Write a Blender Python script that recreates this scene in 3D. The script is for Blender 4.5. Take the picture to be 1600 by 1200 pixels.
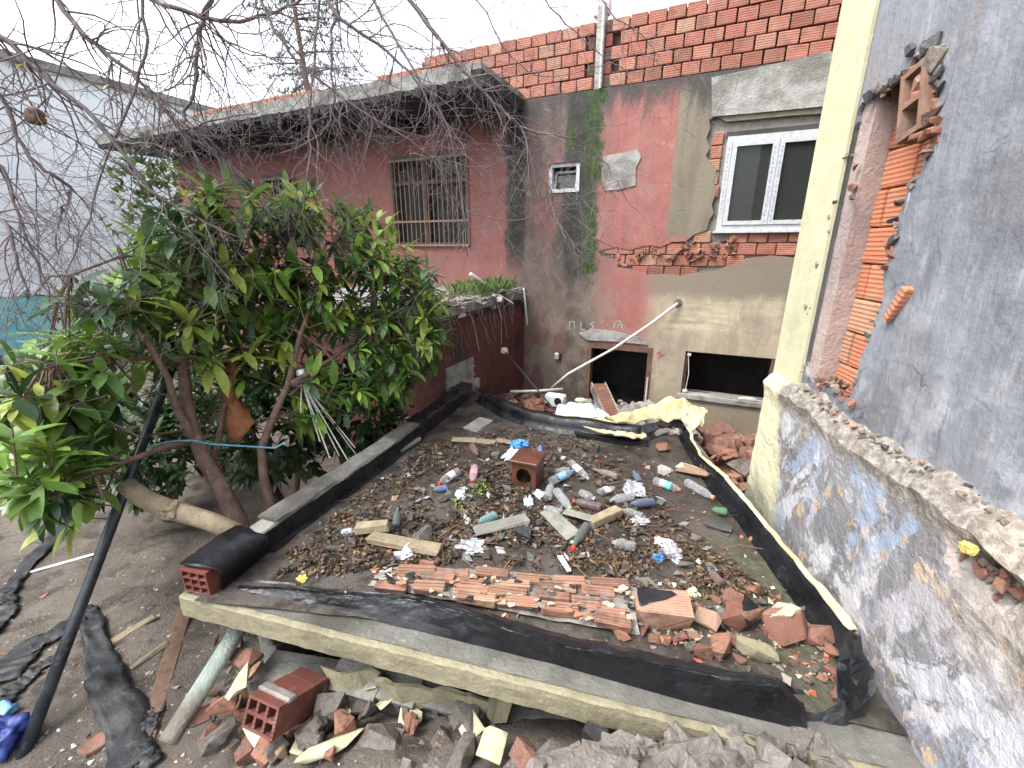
import bpy, bmesh, math, random
from mathutils import Vector, Matrix, noise, geometry
for o in list(bpy.data.objects): bpy.data.objects.remove(o)
SC = bpy.context.scene
COL = SC.collection
# ---------------------------------------------------------------- camera
FPX, PITCH, EYE = 680.0, math.radians(17.4), 3.0
cam = bpy.data.cameras.new('camera'); cam.sensor_width = 36; cam.lens = FPX / 1600 * 36
cam.clip_start = .05; cam.clip_end = 900
camo = bpy.data.objects.new('camera', cam); COL.objects.link(camo)
camo.location = (0, 0, EYE); camo.rotation_euler = (math.pi / 2 - PITCH, 0, 0); SC.camera = camo
# ---------------------------------------------------------------- sky and sun (bright overcast, sun veiled at upper left)
SUN_AZ, SUN_EL = -112.0, 58.0
w = bpy.data.worlds.new('World'); SC.world = w; w.use_nodes = True
nt = w.node_tree; bg = nt.nodes['Background']
sky = nt.nodes.new('ShaderNodeTexSky'); sky.sky_type = 'NISHITA'; sky.sun_disc = False
sky.sun_elevation = math.radians(SUN_EL); sky.sun_rotation = math.radians(SUN_AZ)
sky.dust_density = 3.0; sky.air_density = 1.0; sky.ozone_density = 1.0
hs = nt.nodes.new('ShaderNodeHueSaturation'); hs.inputs['Saturation'].default_value = .28
hs.inputs['Value'].default_value = 1.0
nt.links.new(sky.outputs[0], hs.inputs['Color']); nt.links.new(hs.outputs[0], bg.inputs[0])
bg.inputs[1].default_value = .15
sl = bpy.data.lights.new('sun', 'SUN'); sl.energy = 0.85; sl.angle = math.radians(24); sl.color = (1, .96, .9)
so = bpy.data.objects.new('sun', sl); COL.objects.link(so)
_d = Vector((math.sin(math.radians(SUN_AZ)) * math.cos(math.radians(SUN_EL)), math.cos(math.radians(SUN_AZ)) * math.cos(math.radians(SUN_EL)), math.sin(math.radians(SUN_EL))))
so.rotation_euler = _d.to_track_quat('Z', 'Y').to_euler(); so.location = (-8, -3, 12)
vs = SC.view_settings; vs.view_transform = 'Standard'; vs.look = 'None'; vs.gamma = 1; vs.use_curve_mapping = False
vs.exposure = 1.85
SC.cycles.max_bounces = 5; SC.cycles.diffuse_bounces = 3; SC.cycles.glossy_bounces = 2; SC.cycles.transmission_bounces = 3; SC.cycles.transparent_max_bounces = 10; SC.cycles.caustics_reflective = False; SC.cycles.caustics_refractive = False
# ---------------------------------------------------------------- pixel -> place helpers
CF = Vector((0, math.cos(PITCH), -math.sin(PITCH))); CD = Vector((0, -math.sin(PITCH), -math.cos(PITCH))); CR = Vector((1, 0, 0))
CO = Vector((0, 0, EYE))
def ray(u, v): return CF + CR * ((u - 800) / FPX) + CD * ((v - 600) / FPX)
def PZ(u, v, z):
    d = ray(u, v); return CO + d * ((z - EYE) / d.z)
def PD(u, v, depth): return CO + ray(u, v) * depth
AZB = math.radians(-65.4)
AV = Vector((-math.sin(AZB), -math.cos(AZB), 0)); NV = Vector((-AV.y, AV.x, 0)); UP = Vector((0, 0, 1))
DB = 6.0
def frame(x, y, z, o):
    return Matrix(((x.x, y.x, z.x, o.x), (x.y, y.y, z.y, o.y), (x.z, y.z, z.z, o.z), (0, 0, 0, 1)))
MB = frame(AV, NV, UP, NV * DB)                       # house frame: x along wall, y into the house, z up
def PB(u, v, y=0.0):
    d = ray(u, v); p = CO + d * ((DB + y) / d.dot(NV)); return (p.dot(AV), p.z)
AZR = math.radians(9.0)
RD = Vector((math.sin(AZR), math.cos(AZR), 0)); RN = Vector((math.cos(AZR), -math.sin(AZR), 0))
CW = 1.24
MR = frame(RD, -RN, UP, RN * CW)                      # right wall frame: x away from camera, y towards the yard, z up
def PR(u, v, y=0.0):
    d = ray(u, v); p = CO + d * ((CW - y) / d.dot(RN)); return (p.dot(RD), p.z)
def PS(u, v, s):                                      # plane across the house wall at coordinate s
    d = ray(u, v); p = CO + d * (s / d.dot(AV)); return p
def fbm(x, y, z=0, o=4): return noise.fractal(Vector((x, y, z)), 1.0, 2.0, o)
def sst(x, a, b):
    t = min(1, max(0, (x - a) / (b - a))); return t * t * (3 - 2 * t)
def lerp(a, b, t): return a + (b - a) * t
# ---------------------------------------------------------------- mesh collector
class G:
    def __init__(s): s.v = []; s.f = []; s.c = []
    def add(s, vs, fs, col=None):
        b = len(s.v); s.v += [Vector(v) for v in vs]; s.f += [tuple(i + b for i in f) for f in fs]
        s.c += [col] * len(fs); return s
    def box(s, x0, x1, y0, y1, z0, z1, M=None, col=None):
        vs = [Vector((x, y, z)) for z in (z0, z1) for y in (y0, y1) for x in (x0, x1)]
        if M: vs = [M @ v for v in vs]
        return s.add(vs, [(0, 2, 3, 1), (4, 5, 7, 6), (0, 1, 5, 4), (2, 6, 7, 3), (0, 4, 6, 2), (1, 3, 7, 5)], col)
    def cbox(s, sx, sy, sz, b=.006, jit=0, seed=0, M=None, col=None):   # chamfered box centred on the origin
        r = random.Random(seed); h = (sx / 2, sy / 2, sz / 2); vs = []; idx = {}
        for i in (-1, 1):
            for j in (-1, 1):
                for k in (-1, 1):
                    J = [r.uniform(-jit, jit) for _ in range(3)]
                    for ax in range(3):
                        p = [i * (h[0] - b), j * (h[1] - b), k * (h[2] - b)]; p[ax] += (i, j, k)[ax] * b
                        idx[i, j, k, ax] = len(vs); vs.append(Vector((p[0] + J[0], p[1] + J[1], p[2] + J[2])))
        fs = []
        for ax in range(3):
            o = [a for a in range(3) if a != ax]
            for sg in (-1, 1):
                q = []
                for a_, b_ in ((-1, -1), (1, -1), (1, 1), (-1, 1)):
                    t = [0, 0, 0]; t[ax] = sg; t[o[0]] = a_; t[o[1]] = b_; q.append(idx[t[0], t[1], t[2], ax])
                if (sg > 0) == (ax == 1): q.reverse()
                fs.append(tuple(q))
            for a_ in (-1, 1):
                for b_ in (-1, 1):
                    q = []
                    for e, axx in ((-1, o[0]), (1, o[0]), (1, o[1]), (-1, o[1])):
                        t = [0, 0, 0]; t[ax] = e; t[o[0]] = a_; t[o[1]] = b_; q.append(idx[t[0], t[1], t[2], axx])
                    fs.append(tuple(q))
        for i in (-1, 1):
            for j in (-1, 1):
                for k in (-1, 1): fs.append((idx[i, j, k, 0], idx[i, j, k, 1], idx[i, j, k, 2]))
        if M: vs = [M @ v for v in vs]
        return s.add(vs, fs, col)
    def tube(s, pts, rad, n=6, cap=True, col=None):
        pts = [Vector(p) for p in pts]; m = len(pts)
        if not isinstance(rad, (list, tuple)): rad = [rad] * m
        vs = []; fs = []; t0 = (pts[1] - pts[0]).normalized()
        u = t0.orthogonal().normalized()
        for i, p in enumerate(pts):
            t = (pts[min(i + 1, m - 1)] - pts[max(i - 1, 0)])
            t = t.normalized() if t.length > 1e-9 else t0
            u = u - t * u.dot(t); u = u.normalized() if u.length > 1e-6 else t.orthogonal().normalized()
            w_ = t.cross(u)
            for k in range(n):
                a = 2 * math.pi * k / n; vs.append(p + (u * math.cos(a) + w_ * math.sin(a)) * rad[i])
        for i in range(m - 1):
            for k in range(n):
                k2 = (k + 1) % n; fs.append((i * n + k, i * n + k2, (i + 1) * n + k2, (i + 1) * n + k))
        if cap: fs.append(tuple(range(n - 1, -1, -1))); fs.append(tuple((m - 1) * n + k for k in range(n)))
        return s.add(vs, fs, col)
    def lathe(s, prof, n=16, M=None, col=None, fn=None):                 # profile (r, z) along z
        vs = []; fs = []
        for r, z in prof:
            for k in range(n):
                a = 2 * math.pi * k / n; p = Vector((r * math.cos(a), r * math.sin(a), z))
                if fn: p = fn(p)
                vs.append(M @ p if M else p)
        m = len(prof)
        for i in range(m - 1):
            for k in range(n):
                k2 = (k + 1) % n; fs.append((i * n + k, i * n + k2, (i + 1) * n + k2, (i + 1) * n + k))
        return s.add(vs, fs, col)
    def hull(s, pts, M=None, col=None):
        bm = bmesh.new()
        for p in pts: bm.verts.new(p)
        r = bmesh.ops.convex_hull(bm, input=bm.verts)
        bmesh.ops.delete(bm, geom=list({e for e in r['geom_interior'] + r['geom_unused'] if isinstance(e, bmesh.types.BMVert)}), context='VERTS')
        bm.verts.index_update(); vs = [v.co.copy() for v in bm.verts]; fs = [tuple(v.index for v in f.verts) for f in bm.faces]; bm.free()
        if M: vs = [M @ v for v in vs]
        return s.add(vs, fs, col)
    def chunk(s, sx, sy, sz, seed, n=16, M=None, col=None):
        r = random.Random(seed); P = []
        for _ in range(n):
            p = [r.uniform(-1, 1) for _ in range(3)]; k = r.randrange(3); p[k] = math.copysign(r.uniform(.8, 1), p[k])
            P.append((p[0] * sx / 2, p[1] * sy / 2, p[2] * sz / 2))
        return s.hull(P, M, col)
    def rock(s, sx, sy, sz, sub, amp, freq, seed, M=None, col=None):
        bm = bmesh.new(); bmesh.ops.create_icosphere(bm, subdivisions=sub, radius=1); vs = []
        for v in bm.verts:
            d = v.co.normalized(); m = max(abs(d.x), abs(d.y), abs(d.z)); q = d / (m ** .55)
            k = 1 + amp * fbm(d.x * freq + seed * 7.3, d.y * freq + seed, d.z * freq - seed * 3, 5)
            vs.append(Vector((q.x * sx / 2 * k, q.y * sy / 2 * k, q.z * sz / 2 * k)))
        bm.verts.index_update(); fs = [tuple(x.index for x in f.verts) for f in bm.faces]; bm.free()
        if M: vs = [M @ v for v in vs]
        return s.add(vs, fs, col)
    def plate(s, outer, holes, y0, y1, M=None, col=None):               # polygon in (x,z) with holes, from y0 (front) to y1
        loops = [[Vector((x, 0, z)) for x, z in l] for l in [outer] + holes]
        flat = [p for l in loops for p in l]; tris = geometry.tessellate_polygon(loops); k = len(flat)
        vs = [Vector((p.x, y0, p.z)) for p in flat] + [Vector((p.x, y1, p.z)) for p in flat]; fs = []
        for t in tris: fs.append(tuple(t)); fs.append(tuple(i + k for i in reversed(t)))
        b = 0
        for l in loops:
            m = len(l)
            for i in range(m):
                j = (i + 1) % m; fs.append((b + i, b + j, b + j + k, b + i + k))
            b += m
        if M: vs = [M @ v for v in vs]
        return s.add(vs, fs, col)
    def grid(s, rows, col=None, closed=False):
        n = len(rows[0]); vs = [p for r in rows for p in r]; fs = []
        for i in range(len(rows) - 1):
            for k in range(n - (0 if closed else 1)):
                k2 = (k + 1) % n; fs.append((i * n + k, i * n + k2, (i + 1) * n + k2, (i + 1) * n + k))
        return s.add(vs, fs, col)
    def mesh(s, name, recalc=True, smooth=False):
        me = bpy.data.meshes.new(name); me.from_pydata([tuple(v) for v in s.v], [], s.f)
        if recalc:
            bm = bmesh.new(); bm.from_mesh(me); bmesh.ops.recalc_face_normals(bm, faces=bm.faces); bm.to_mesh(me); bm.free()
        if any(c is not None for c in s.c):
            at = me.attributes.new('col', 'FLOAT_COLOR', 'FACE')
            flat = []
            for c in s.c: c = c or (.5, .5, .5); flat += [c[0], c[1], c[2], 1]
            at.data.foreach_set('color', flat)
        if smooth: me.polygons.foreach_set('use_smooth', [True] * len(me.polygons))
        me.update(); return me
MWD = {}
def wm(o): return MWD[o.name] if o and o.name in MWD else Matrix.Identity(4)
def tag(o, label=None, cat=None, group=None, kind=None):
    if label: o['label'] = label
    if cat: o['category'] = cat
    if group: o['group'] = group
    if kind: o['kind'] = kind
    return o
def thing(name, label, cat, M=None, group=None):
    o = bpy.data.objects.new(name, None); o.empty_display_size = .1; COL.objects.link(o); M = M or Matrix.Identity(4)
    o.matrix_world = M; MWD[o.name] = M.copy(); return tag(o, label, cat, group)
def part(name, g, mat, parent, world=False, smooth=False, kind=None, label=None, recalc=True):
    """mesh child of a thing/part; coordinates are the root thing's frame unless world"""
    if world:
        inv = wm(parent).inverted(); g.v = [inv @ v for v in g.v]
    # origin at the piece's own base centre
    xs = [v.x for v in g.v]; ys = [v.y for v in g.v]; zs = [v.z for v in g.v]
    base = wm(parent)
    me = g.mesh(name, recalc, smooth); o = bpy.data.objects.new(name, me); COL.objects.link(o); o.parent = parent
    MWD[o.name] = base.copy()
    if mat: me.materials.append(mat)
    return tag(o, label, None, None, kind)
def inst(name, me, parent, M):
    o = bpy.data.objects.new(name, me); COL.objects.link(o)
    if parent: o.parent = parent; o.matrix_local = M
    else: o.matrix_world = M
    MWD[o.name] = (wm(parent) @ M) if parent else M.copy()
    return o
def single(name, g, mat, label=None, cat=None, group=None, kind=None, smooth=False, recalc=True):
    """top-level mesh given in world coordinates; origin moved to its base"""
    xs = [v.x for v in g.v]; ys = [v.y for v in g.v]; zs = [v.z for v in g.v]
    c = Vector(((min(xs) + max(xs)) / 2, (min(ys) + max(ys)) / 2, min(zs)))
    g.v = [v - c for v in g.v]; me = g.mesh(name, recalc, smooth); o = bpy.data.objects.new(name, me); COL.objects.link(o)
    o.location = c; MWD[o.name] = Matrix.Translation(c)
    if mat: me.materials.append(mat)
    return tag(o, label, cat, group, kind)
def mod(o, t, **k):
    m = o.modifiers.new(t.lower(), t)
    for a, b in k.items(): setattr(m, a, b)
    return o
def axisM(p0, p1, up=UP):                                  # frame with z along p0->p1
    z = (p1 - p0).normalized(); x = up.cross(z); x = x.normalized() if x.length > 1e-4 else Vector((1, 0, 0)); y = z.cross(x)
    return frame(x, y, z, p0)
# ---------------------------------------------------------------- shader helper
class X:
    def __init__(s, h, k): s.h = h; s.k = k
    def __add__(s, o): return s.h.m('ADD', s, o)
    __radd__ = __add__
    def __sub__(s, o): return s.h.m('SUBTRACT', s, o)
    def __rsub__(s, o): return s.h.m('SUBTRACT', o, s)
    def __mul__(s, o): return s.h.m('MULTIPLY', s, o)
    __rmul__ = __mul__
class H:
    def __init__(s, name):
        s.mat = bpy.data.materials.new(name); s.mat.use_nodes = True; s.nt = s.mat.node_tree; s.b = s.nt.nodes['Principled BSDF']
        s.tc = s.nt.nodes.new('ShaderNodeTexCoord'); s._o = X(s, s.tc.outputs['Object']); s._s = None; s._r = None
    def put(s, sock, v):
        if isinstance(v, X): s.nt.links.new(v.k, sock)
        elif isinstance(v, (tuple, list)) and len(v) == 3 and len(sock.default_value) == 4: sock.default_value = (*v, 1)
        else: sock.default_value = v
    def m(s, op, a, b=0.0, clamp=False):
        n = s.nt.nodes.new('ShaderNodeMath'); n.operation = op; n.use_clamp = clamp; s.put(n.inputs[0], a); s.put(n.inputs[1], b); return X(s, n.outputs[0])
    @property
    def o(s): return s._o
    @property
    def rnd(s):
        if not s._r: s._r = X(s, s.nt.nodes.new('ShaderNodeObjectInfo').outputs['Random'])
        return s._r
    def use_random(s, k=37.0):                              # shift texture space per object
        n = s.nt.nodes.new('ShaderNodeVectorMath'); n.operation = 'ADD'; c = s.nt.nodes.new('ShaderNodeCombineXYZ')
        r = s.rnd * k
        for i in range(3): s.put(c.inputs[i], r)
        s.nt.links.new(s.tc.outputs['Object'], n.inputs[0]); s.nt.links.new(c.outputs[0], n.inputs[1]); s._o = X(s, n.outputs[0])
    def xyz(s):
        if not s._s:
            n = s.nt.nodes.new('ShaderNodeSeparateXYZ'); s.nt.links.new(s.tc.outputs['Object'], n.inputs[0]); s._s = [X(s, n.outputs[i]) for i in range(3)]
        return s._s
    def vec(s, sx=1, sy=1, sz=1):
        n = s.nt.nodes.new('ShaderNodeVectorMath'); n.operation = 'MULTIPLY'; s.nt.links.new(s._o.k, n.inputs[0]); n.inputs[1].default_value = (sx, sy, sz); return X(s, n.outputs[0])
    def noise(s, sc, d=4, r=.55, v=None, dist=0):
        n = s.nt.nodes.new('ShaderNodeTexNoise'); n.inputs['Scale'].default_value = sc; n.inputs['Detail'].default_value = d
        n.inputs['Roughness'].default_value = r; n.inputs['Distortion'].default_value = dist; s.nt.links.new((v or s._o).k, n.inputs['Vector']); return X(s, n.outputs['Fac'])
    def vor(s, sc, f='F1', v=None):
        n = s.nt.nodes.new('ShaderNodeTexVoronoi'); n.feature = f; n.inputs['Scale'].default_value = sc; s.nt.links.new((v or s._o).k, n.inputs['Vector']); return X(s, n.outputs['Distance'])
    def warp(s, k, sc=3.0):
        n = s.nt.nodes.new('ShaderNodeTexNoise'); n.inputs['Scale'].default_value = sc; n.inputs['Detail'].default_value = 4; s.nt.links.new(s._o.k, n.inputs['Vector'])
        a = s.nt.nodes.new('ShaderNodeVectorMath'); a.operation = 'SCALE'; s.nt.links.new(n.outputs['Color'], a.inputs[0]); a.inputs['Scale'].default_value = k
        b = s.nt.nodes.new('ShaderNodeVectorMath'); b.operation = 'ADD'; s.nt.links.new(s._o.k, b.inputs[0]); s.nt.links.new(a.outputs[0], b.inputs[1]); return X(s, b.outputs[0])
    def ss(s, x, a, b):
        n = s.nt.nodes.new('ShaderNodeMapRange'); n.interpolation_type = 'SMOOTHSTEP'; s.put(n.inputs['Value'], x)
        n.inputs['From Min'].default_value = a; n.inputs['From Max'].default_value = b; return X(s, n.outputs[0])
    def inv(s, x): return s.m('SUBTRACT', 1.0, x)
    def band(s, x, a, b, soft): return s.ss(x, a - soft, a + soft) * s.inv(s.ss(x, b - soft, b + soft))
    def mix(s, f, a, b, mode='MIX'):
        n = s.nt.nodes.new('ShaderNodeMix'); n.data_type = 'RGBA'; n.blend_type = mode; n.clamp_factor = True
        s.put(n.inputs[0], f); s.put(n.inputs[6], a); s.put(n.inputs[7], b); return X(s, n.outputs[2])
    def attr(s, name='col'):
        n = s.nt.nodes.new('ShaderNodeAttribute'); n.attribute_name = name; return X(s, n.outputs['Color'])
    def out(s, col, rough=.8, bump=None, bs=.4, bd=.01, **k):
        s.put(s.b.inputs['Base Color'], col); s.put(s.b.inputs['Roughness'], rough)
        if bump is not None:
            n = s.nt.nodes.new('ShaderNodeBump'); n.inputs['Strength'].default_value = bs; n.inputs['Distance'].default_value = bd
            s.nt.links.new(bump.k, n.inputs['Height']); s.nt.links.new(n.outputs[0], s.b.inputs['Normal'])
        for a, v in k.items(): s.put(s.b.inputs[a.replace('_', ' ')], v)
        return s.mat
def simple(name, c1, c2, sc=8, rough=.8, bs=.4, bd=.01, det=5, spots=None, rnd=0.0, lo=.35, hi=.68, **k):
    h = H(name); h.use_random(); n1 = h.noise(sc, det, .6); col = h.mix(h.ss(n1, lo, hi), c1, c2)
    if spots: col = h.mix(h.ss(h.noise(sc * 2.7, 5, .65), .56, .68), col, spots)
    if rnd: col = h.mix(h.rnd * rnd, col, tuple(x * .35 for x in c1))
    n2 = h.noise(sc * 6, 5, .7)
    return h.out(col, rough, n1 * .5 + n2, bs, bd, **k)
# ---------------------------------------------------------------- materials
def m_housewall():
    h = H('house_plaster'); x, y, z = h.xyz()
    nb = h.noise(1.3, 5, .6); nm = h.noise(5, 6, .65); nf = h.noise(22, 5, .7)
    st = h.noise(1.0, 6, .68, h.vec(3.6, 1, .75), .4); st2 = h.noise(1.0, 5, .65, h.vec(8, 1, 2.2), .3)
    xx = x + (nm - .5) * .16 + (nb - .5) * .12; zz = z + (nm - .5) * .16
    pink = h.mix(h.ss(nm, .3, .7), (.36, .145, .126), (.30, .112, .098))
    pink = h.mix(h.ss(st, .48, .72) * .5, pink, (.38, .21, .18))
    pink = h.mix(h.ss(nf, .60, .72) * .5, pink, (.55, .27, .23))
    tan = h.mix(h.ss(st, .35, .7), (.46, .39, .28), (.33, .275, .20)); tan = h.mix(h.ss(nf, .55, .75) * .5, tan, (.55, .49, .38))
    tan = h.mix(h.ss(zz + (nb - .5) * .25, 2.34, 2.50), tan, h.mix(h.ss(st, .35, .68), (.235, .205, .15), (.165, .143, .105)))
    grey = h.mix(h.ss(nm, .35, .7), (.13, .115, .10), (.22, .19, .165))
    moss = h.mix(h.ss(nf, .4, .65), (.018, .035, .007), (.06, .115, .014))
    dark = h.mix(h.ss(nm, .35, .7), (.016, .021, .018), (.05, .054, .046))
    col = pink
    # darker red low down on the left part
    col = h.mix(h.ss(zz, 2.3, 1.6) * h.inv(h.ss(xx, -1.75, -1.5)) * .7, col, (.20, .055, .045))
    # render: tan vertical strip beside the upper window and the tan lower right half
    col = h.mix(h.band(x + (nf - .5) * .03, PB(1053, 250)[0], 6, .02) * h.ss(zz, 3.05, 3.2), col, tan)
    low = h.inv(h.ss(zz + (nb - .5) * .5, 2.75, 3.05)) * h.ss(xx + (st - .5) * .5, -.95, -.6)
    col = h.mix(low, col, tan)
    lt = h.band(zz, 1.95, 2.35, .12) * h.ss(xx, -.75, -.45); col = h.mix(lt * h.ss(h.noise(1.0, 5, .6, h.vec(1.5, 1, 9)), .38, .62), col, (.58, .50, .36))
    col = h.mix(h.ss(xx, -1.0, -.7) * h.band(zz, 2.35, 2.95, .1) * .6 * h.ss(st, .35, .6), col, (.27, .225, .175))
    # washed out grey zone under the brick gap, left of centre
    col = h.mix(h.band(xx, -2.6, -1.95, .12) * h.band(zz, 2.0, 3.3, .3) * .8, col, h.mix(h.ss(st2, .4, .6), (.16, .125, .10), (.25, .17, .14)))
    col = h.mix(h.band(xx, -2.45, -1.85, .15) * h.ss(zz, 4.15, 4.6) * .75, col, grey)
    col = h.mix(h.band(xx, -2.5, -2.0, .1) * h.ss(h.noise(3, 5, .6, h.vec(1, 1, .5)), .45, .6) * .6 * h.ss(zz, 3.0, 3.3), col, (.16, .08, .07))
    # lower grey band beside the doorway
    col = h.mix(h.band(xx, -1.92, -1.5, .07) * h.inv(h.ss(zz, 2.7, 3.1)) * .85, col, h.mix(h.ss(nm, .4, .62), (.075, .075, .06), (.2, .18, .14)))
    # long dark drip bands
    d1 = h.band(x + (st - .5) * .3 + (nm - .5) * .2 + (nf - .5) * .06, -2.82, -2.55, .06) * h.ss(zz, 2.55, 3.1)
    d2 = h.band(x + (st - .5) * .35 + (nm - .5) * .22 + (nf - .5) * .06, -1.98, -1.55, .07) * h.ss(zz, 2.2, 2.6)
    col = h.mix(d1 * .93, col, dark); col = h.mix(d2 * .85, col, dark)
    m1 = h.band(x + (st - .5) * .3 + (nm - .5) * .26 + (nf - .5) * .1, -1.70, -1.50, .04) * h.ss(zz, 2.3, 2.7) * h.ss(h.noise(2.6, 6, .7), .42, .54)
    m2 = h.band(x + (nm - .5) * .2, -1.97, -1.88, .03) * h.band(z, 4.2, 4.5, .12)
    col = h.mix(m1, col, moss); col = h.mix(m2, col, moss)
    # grime creeping down from the top edge
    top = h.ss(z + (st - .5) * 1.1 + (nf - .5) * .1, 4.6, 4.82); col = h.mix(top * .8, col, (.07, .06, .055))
    # moss on the foot, yellow lichen by the corner
    col = h.mix(h.band(xx, -2.1, -1.9, .05) * h.band(zz, 1.6, 2.2, .15) * h.ss(nf, .5, .62), col, (.28, .2, .03))
    col = h.mix(h.inv(h.ss(zz + (nm - .5) * .3, .8, 1.25)) * .6, col, (.16, .13, .08))
    # left half: older dull red
    old = h.inv(h.ss(xx, -3.5, -2.9)); col = h.mix(old * .3, col, (.32, .12, .11)); col = h.mix(old * h.ss(nf, .62, .75) * .6, col, (.42, .25, .2))
    # broad damp and soot over the middle, grey bloom on the lower wall
    gm = h.noise(1.6, 7, .7, h.vec(1.6, 1, .8), .5)
    col = h.mix(h.band(xx, -2.75, -1.45, .25) * h.ss(gm, .36, .54) * .82, col, h.mix(h.ss(nm, .35, .65), (.07, .06, .052), (.17, .135, .115)))
    col = h.mix(h.inv(h.ss(zz, 2.2, 3.0)) * h.ss(gm, .46, .62) * .55, col, (.27, .225, .175))
    col = h.mix(h.ss(h.noise(2.6, 7, .72), .52, .66) * .45, col, (.25, .19, .165))
    col = h.mix(h.ss(h.noise(3.3, 7, .74, h.vec(1, 1, .7)), .60, .68) * .5, col, (.50, .30, .265))
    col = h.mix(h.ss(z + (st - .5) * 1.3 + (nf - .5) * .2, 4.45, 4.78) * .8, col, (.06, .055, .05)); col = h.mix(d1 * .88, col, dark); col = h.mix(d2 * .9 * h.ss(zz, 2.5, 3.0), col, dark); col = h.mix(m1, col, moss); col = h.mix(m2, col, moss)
    # faint remains of chalk and red scribbles
    return h.out(col, .82, nf * .7 + nm + h.ss(h.noise(60, 3, .6), .4, .7) * .25, .55, .012)
def m_rightwall():
    h = H('grey_render'); x, y, z = h.xyz(); nb = h.noise(1.2, 5, .6); nm = h.noise(5, 6, .65); nf = h.noise(28, 5, .7)
    st = h.noise(1, 5, .6, h.vec(7, 1, .8)); st2 = h.noise(1, 4, .55, h.vec(26, 1, 1.5))
    c = h.mix(h.ss(st, .34, .66), (.185, .197, .225), (.245, .26, .29)); c = h.mix(h.ss(nb, .4, .65) * .7, c, (.13, .137, .155)); c = h.mix(h.ss(h.noise(3.1, 6, .7), .5, .62) * .4, c, (.31, .325, .355))
    c = h.mix(h.ss(st2, .6, .72) * .4, c, (.40, .41, .46))
    c = h.mix(h.ss(h.noise(2.3, 4, .6), .52, .68) * .4, c, (.26, .225, .21))
    # lime bloom near the ledge
    low = h.inv(h.ss(z + (nb - .5) * .9, 2.35, 2.72)) * h.ss(nm, .44, .6); c = h.mix(low * .8, c, (.40, .41, .44))
    c = h.mix(h.band(z + (nm - .5) * .2, 2.62, 2.72, .04) * h.ss(st, .45, .6) * h.inv(h.ss(x, 1.7, 2.0)) * .6, c, (.10, .09, .09))
    c = h.mix(h.ss(h.noise(1.7, 7, .72, None, .7), .50, .60) * .55, c, (.115, .118, .132)); c = h.mix(h.ss(h.noise(4.3, 7, .75, h.vec(1.5, 1, .6), .5), .56, .66) * .5, c, (.36, .375, .41)); c = h.mix(h.ss(h.noise(2.9, 6, .7, h.vec(1, 3, .8)), .58, .68) * .45, c, (.21, .175, .155))
    ck = h.vor(2.2, 'DISTANCE_TO_EDGE', h.warp(.35)); c = h.mix(h.inv(h.ss(ck, .0, .006)) * h.ss(nb, .47, .55) * .8, c, (.06, .06, .065))
    sc = h.noise(1, 2, .4, h.vec(40, 1, 3)); c = h.mix(h.ss(sc, .68, .73) * h.ss(nb, .5, .6), c, (.55, .56, .6))
    return h.out(c, .62, nf * .5 + nm * 1.4 + st2 * .5 + h.noise(9, 3, .5, h.vec(2.2, 1, .5), 1.2) * .8, .6, .014)
def m_plinth():
    h = H('peeling_plinth_paint'); x, y, z = h.xyz(); nb = h.noise(2.0, 5, .6); nm = h.noise(7, 6, .68); nf = h.noise(30, 6, .7)
    v1 = h.noise(1, 7, .7, h.vec(4, 1, 2.0)); v2 = h.noise(1.2, 7, .7, h.vec(3.4, 3, 1.9), .6)
    p2 = h.noise(.9, 7, .7, h.vec(4.4, 9, 2.2), .5); p3 = h.noise(1.9, 6, .66, h.vec(4, 5, 2.0), .4); p4 = h.noise(2.7, 5, .62, h.vec(3, 7, 2.4), .3)
    c = h.mix(h.ss(nb, .38, .64), (.27, .268, .28), (.17, .168, .18))
    c = h.mix(h.ss(v1, .52, .60) * .85, c, (.45, .44, .47))
    c = h.mix(h.ss(v2, .55, .62) * .8, c, (.38, .39, .47))
    c = h.mix(h.ss(p2, .60, .66) * .7, c, (.25, .31, .41))
    c = h.mix(h.ss(p3, .60, .62) * .9, c, (.50, .42, .40))
    c = h.mix(h.ss(p4, .63, .645) * .9, c, (.52, .37, .23))
    c = h.mix(h.ss(h.noise(2.1, 7, .72, h.vec(1, 1, .8), .5), .54, .57) * .85, c, (.52, .52, .55)); c = h.mix(h.ss(h.noise(1.7, 7, .7, h.vec(1.2, 4, .9), .6), .60, .615) * .85, c, (.30, .36, .47)); c = h.mix(h.ss(h.noise(1.9, 7, .7, h.vec(1.3, 8, 1.1), .4), .63, .64) * .85, c, (.55, .40, .27))
    # cream coat left at the far end
    far = h.ss(x + (nm - .5) * .25 + (z - 1.9) * -.28, 2.48, 2.58); c = h.mix(far, c, h.mix(h.ss(nm, .5, .68), (.66, .64, .43), (.50, .48, .35)))
    c = h.mix(h.inv(h.ss(z + (nb - .5) * .5, 1.35, 1.7)) * h.ss(x, 2.0, 2.4) * .75, c, (.10, .10, .105))
    # cement band just under the ledge
    led = h.ss(z + (nm - .5) * .16, 2.08, 2.16) * h.inv(h.ss(x, 2.6, 2.7)); c = h.mix(led, c, h.mix(h.ss(nf, .4, .65), (.19, .165, .14), (.36, .335, .30)))
    c = h.mix(h.inv(h.ss(x + (nm - .5) * .3, 1.05, 1.5)) * h.ss(z + (nb - .5) * .4, 1.75, 1.95) * .85, c, h.mix(h.ss(nf, .4, .62), (.30, .24, .19), (.48, .44, .38)))
    c = h.mix(h.inv(h.ss(z + (nm - .5) * .4, .95, 1.25)) * .5, c, (.17, .15, .13))
    return h.out(c, .8, nf + nm * 1.3 + v1 * .8 + p2 * .8, .8, .02)
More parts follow.
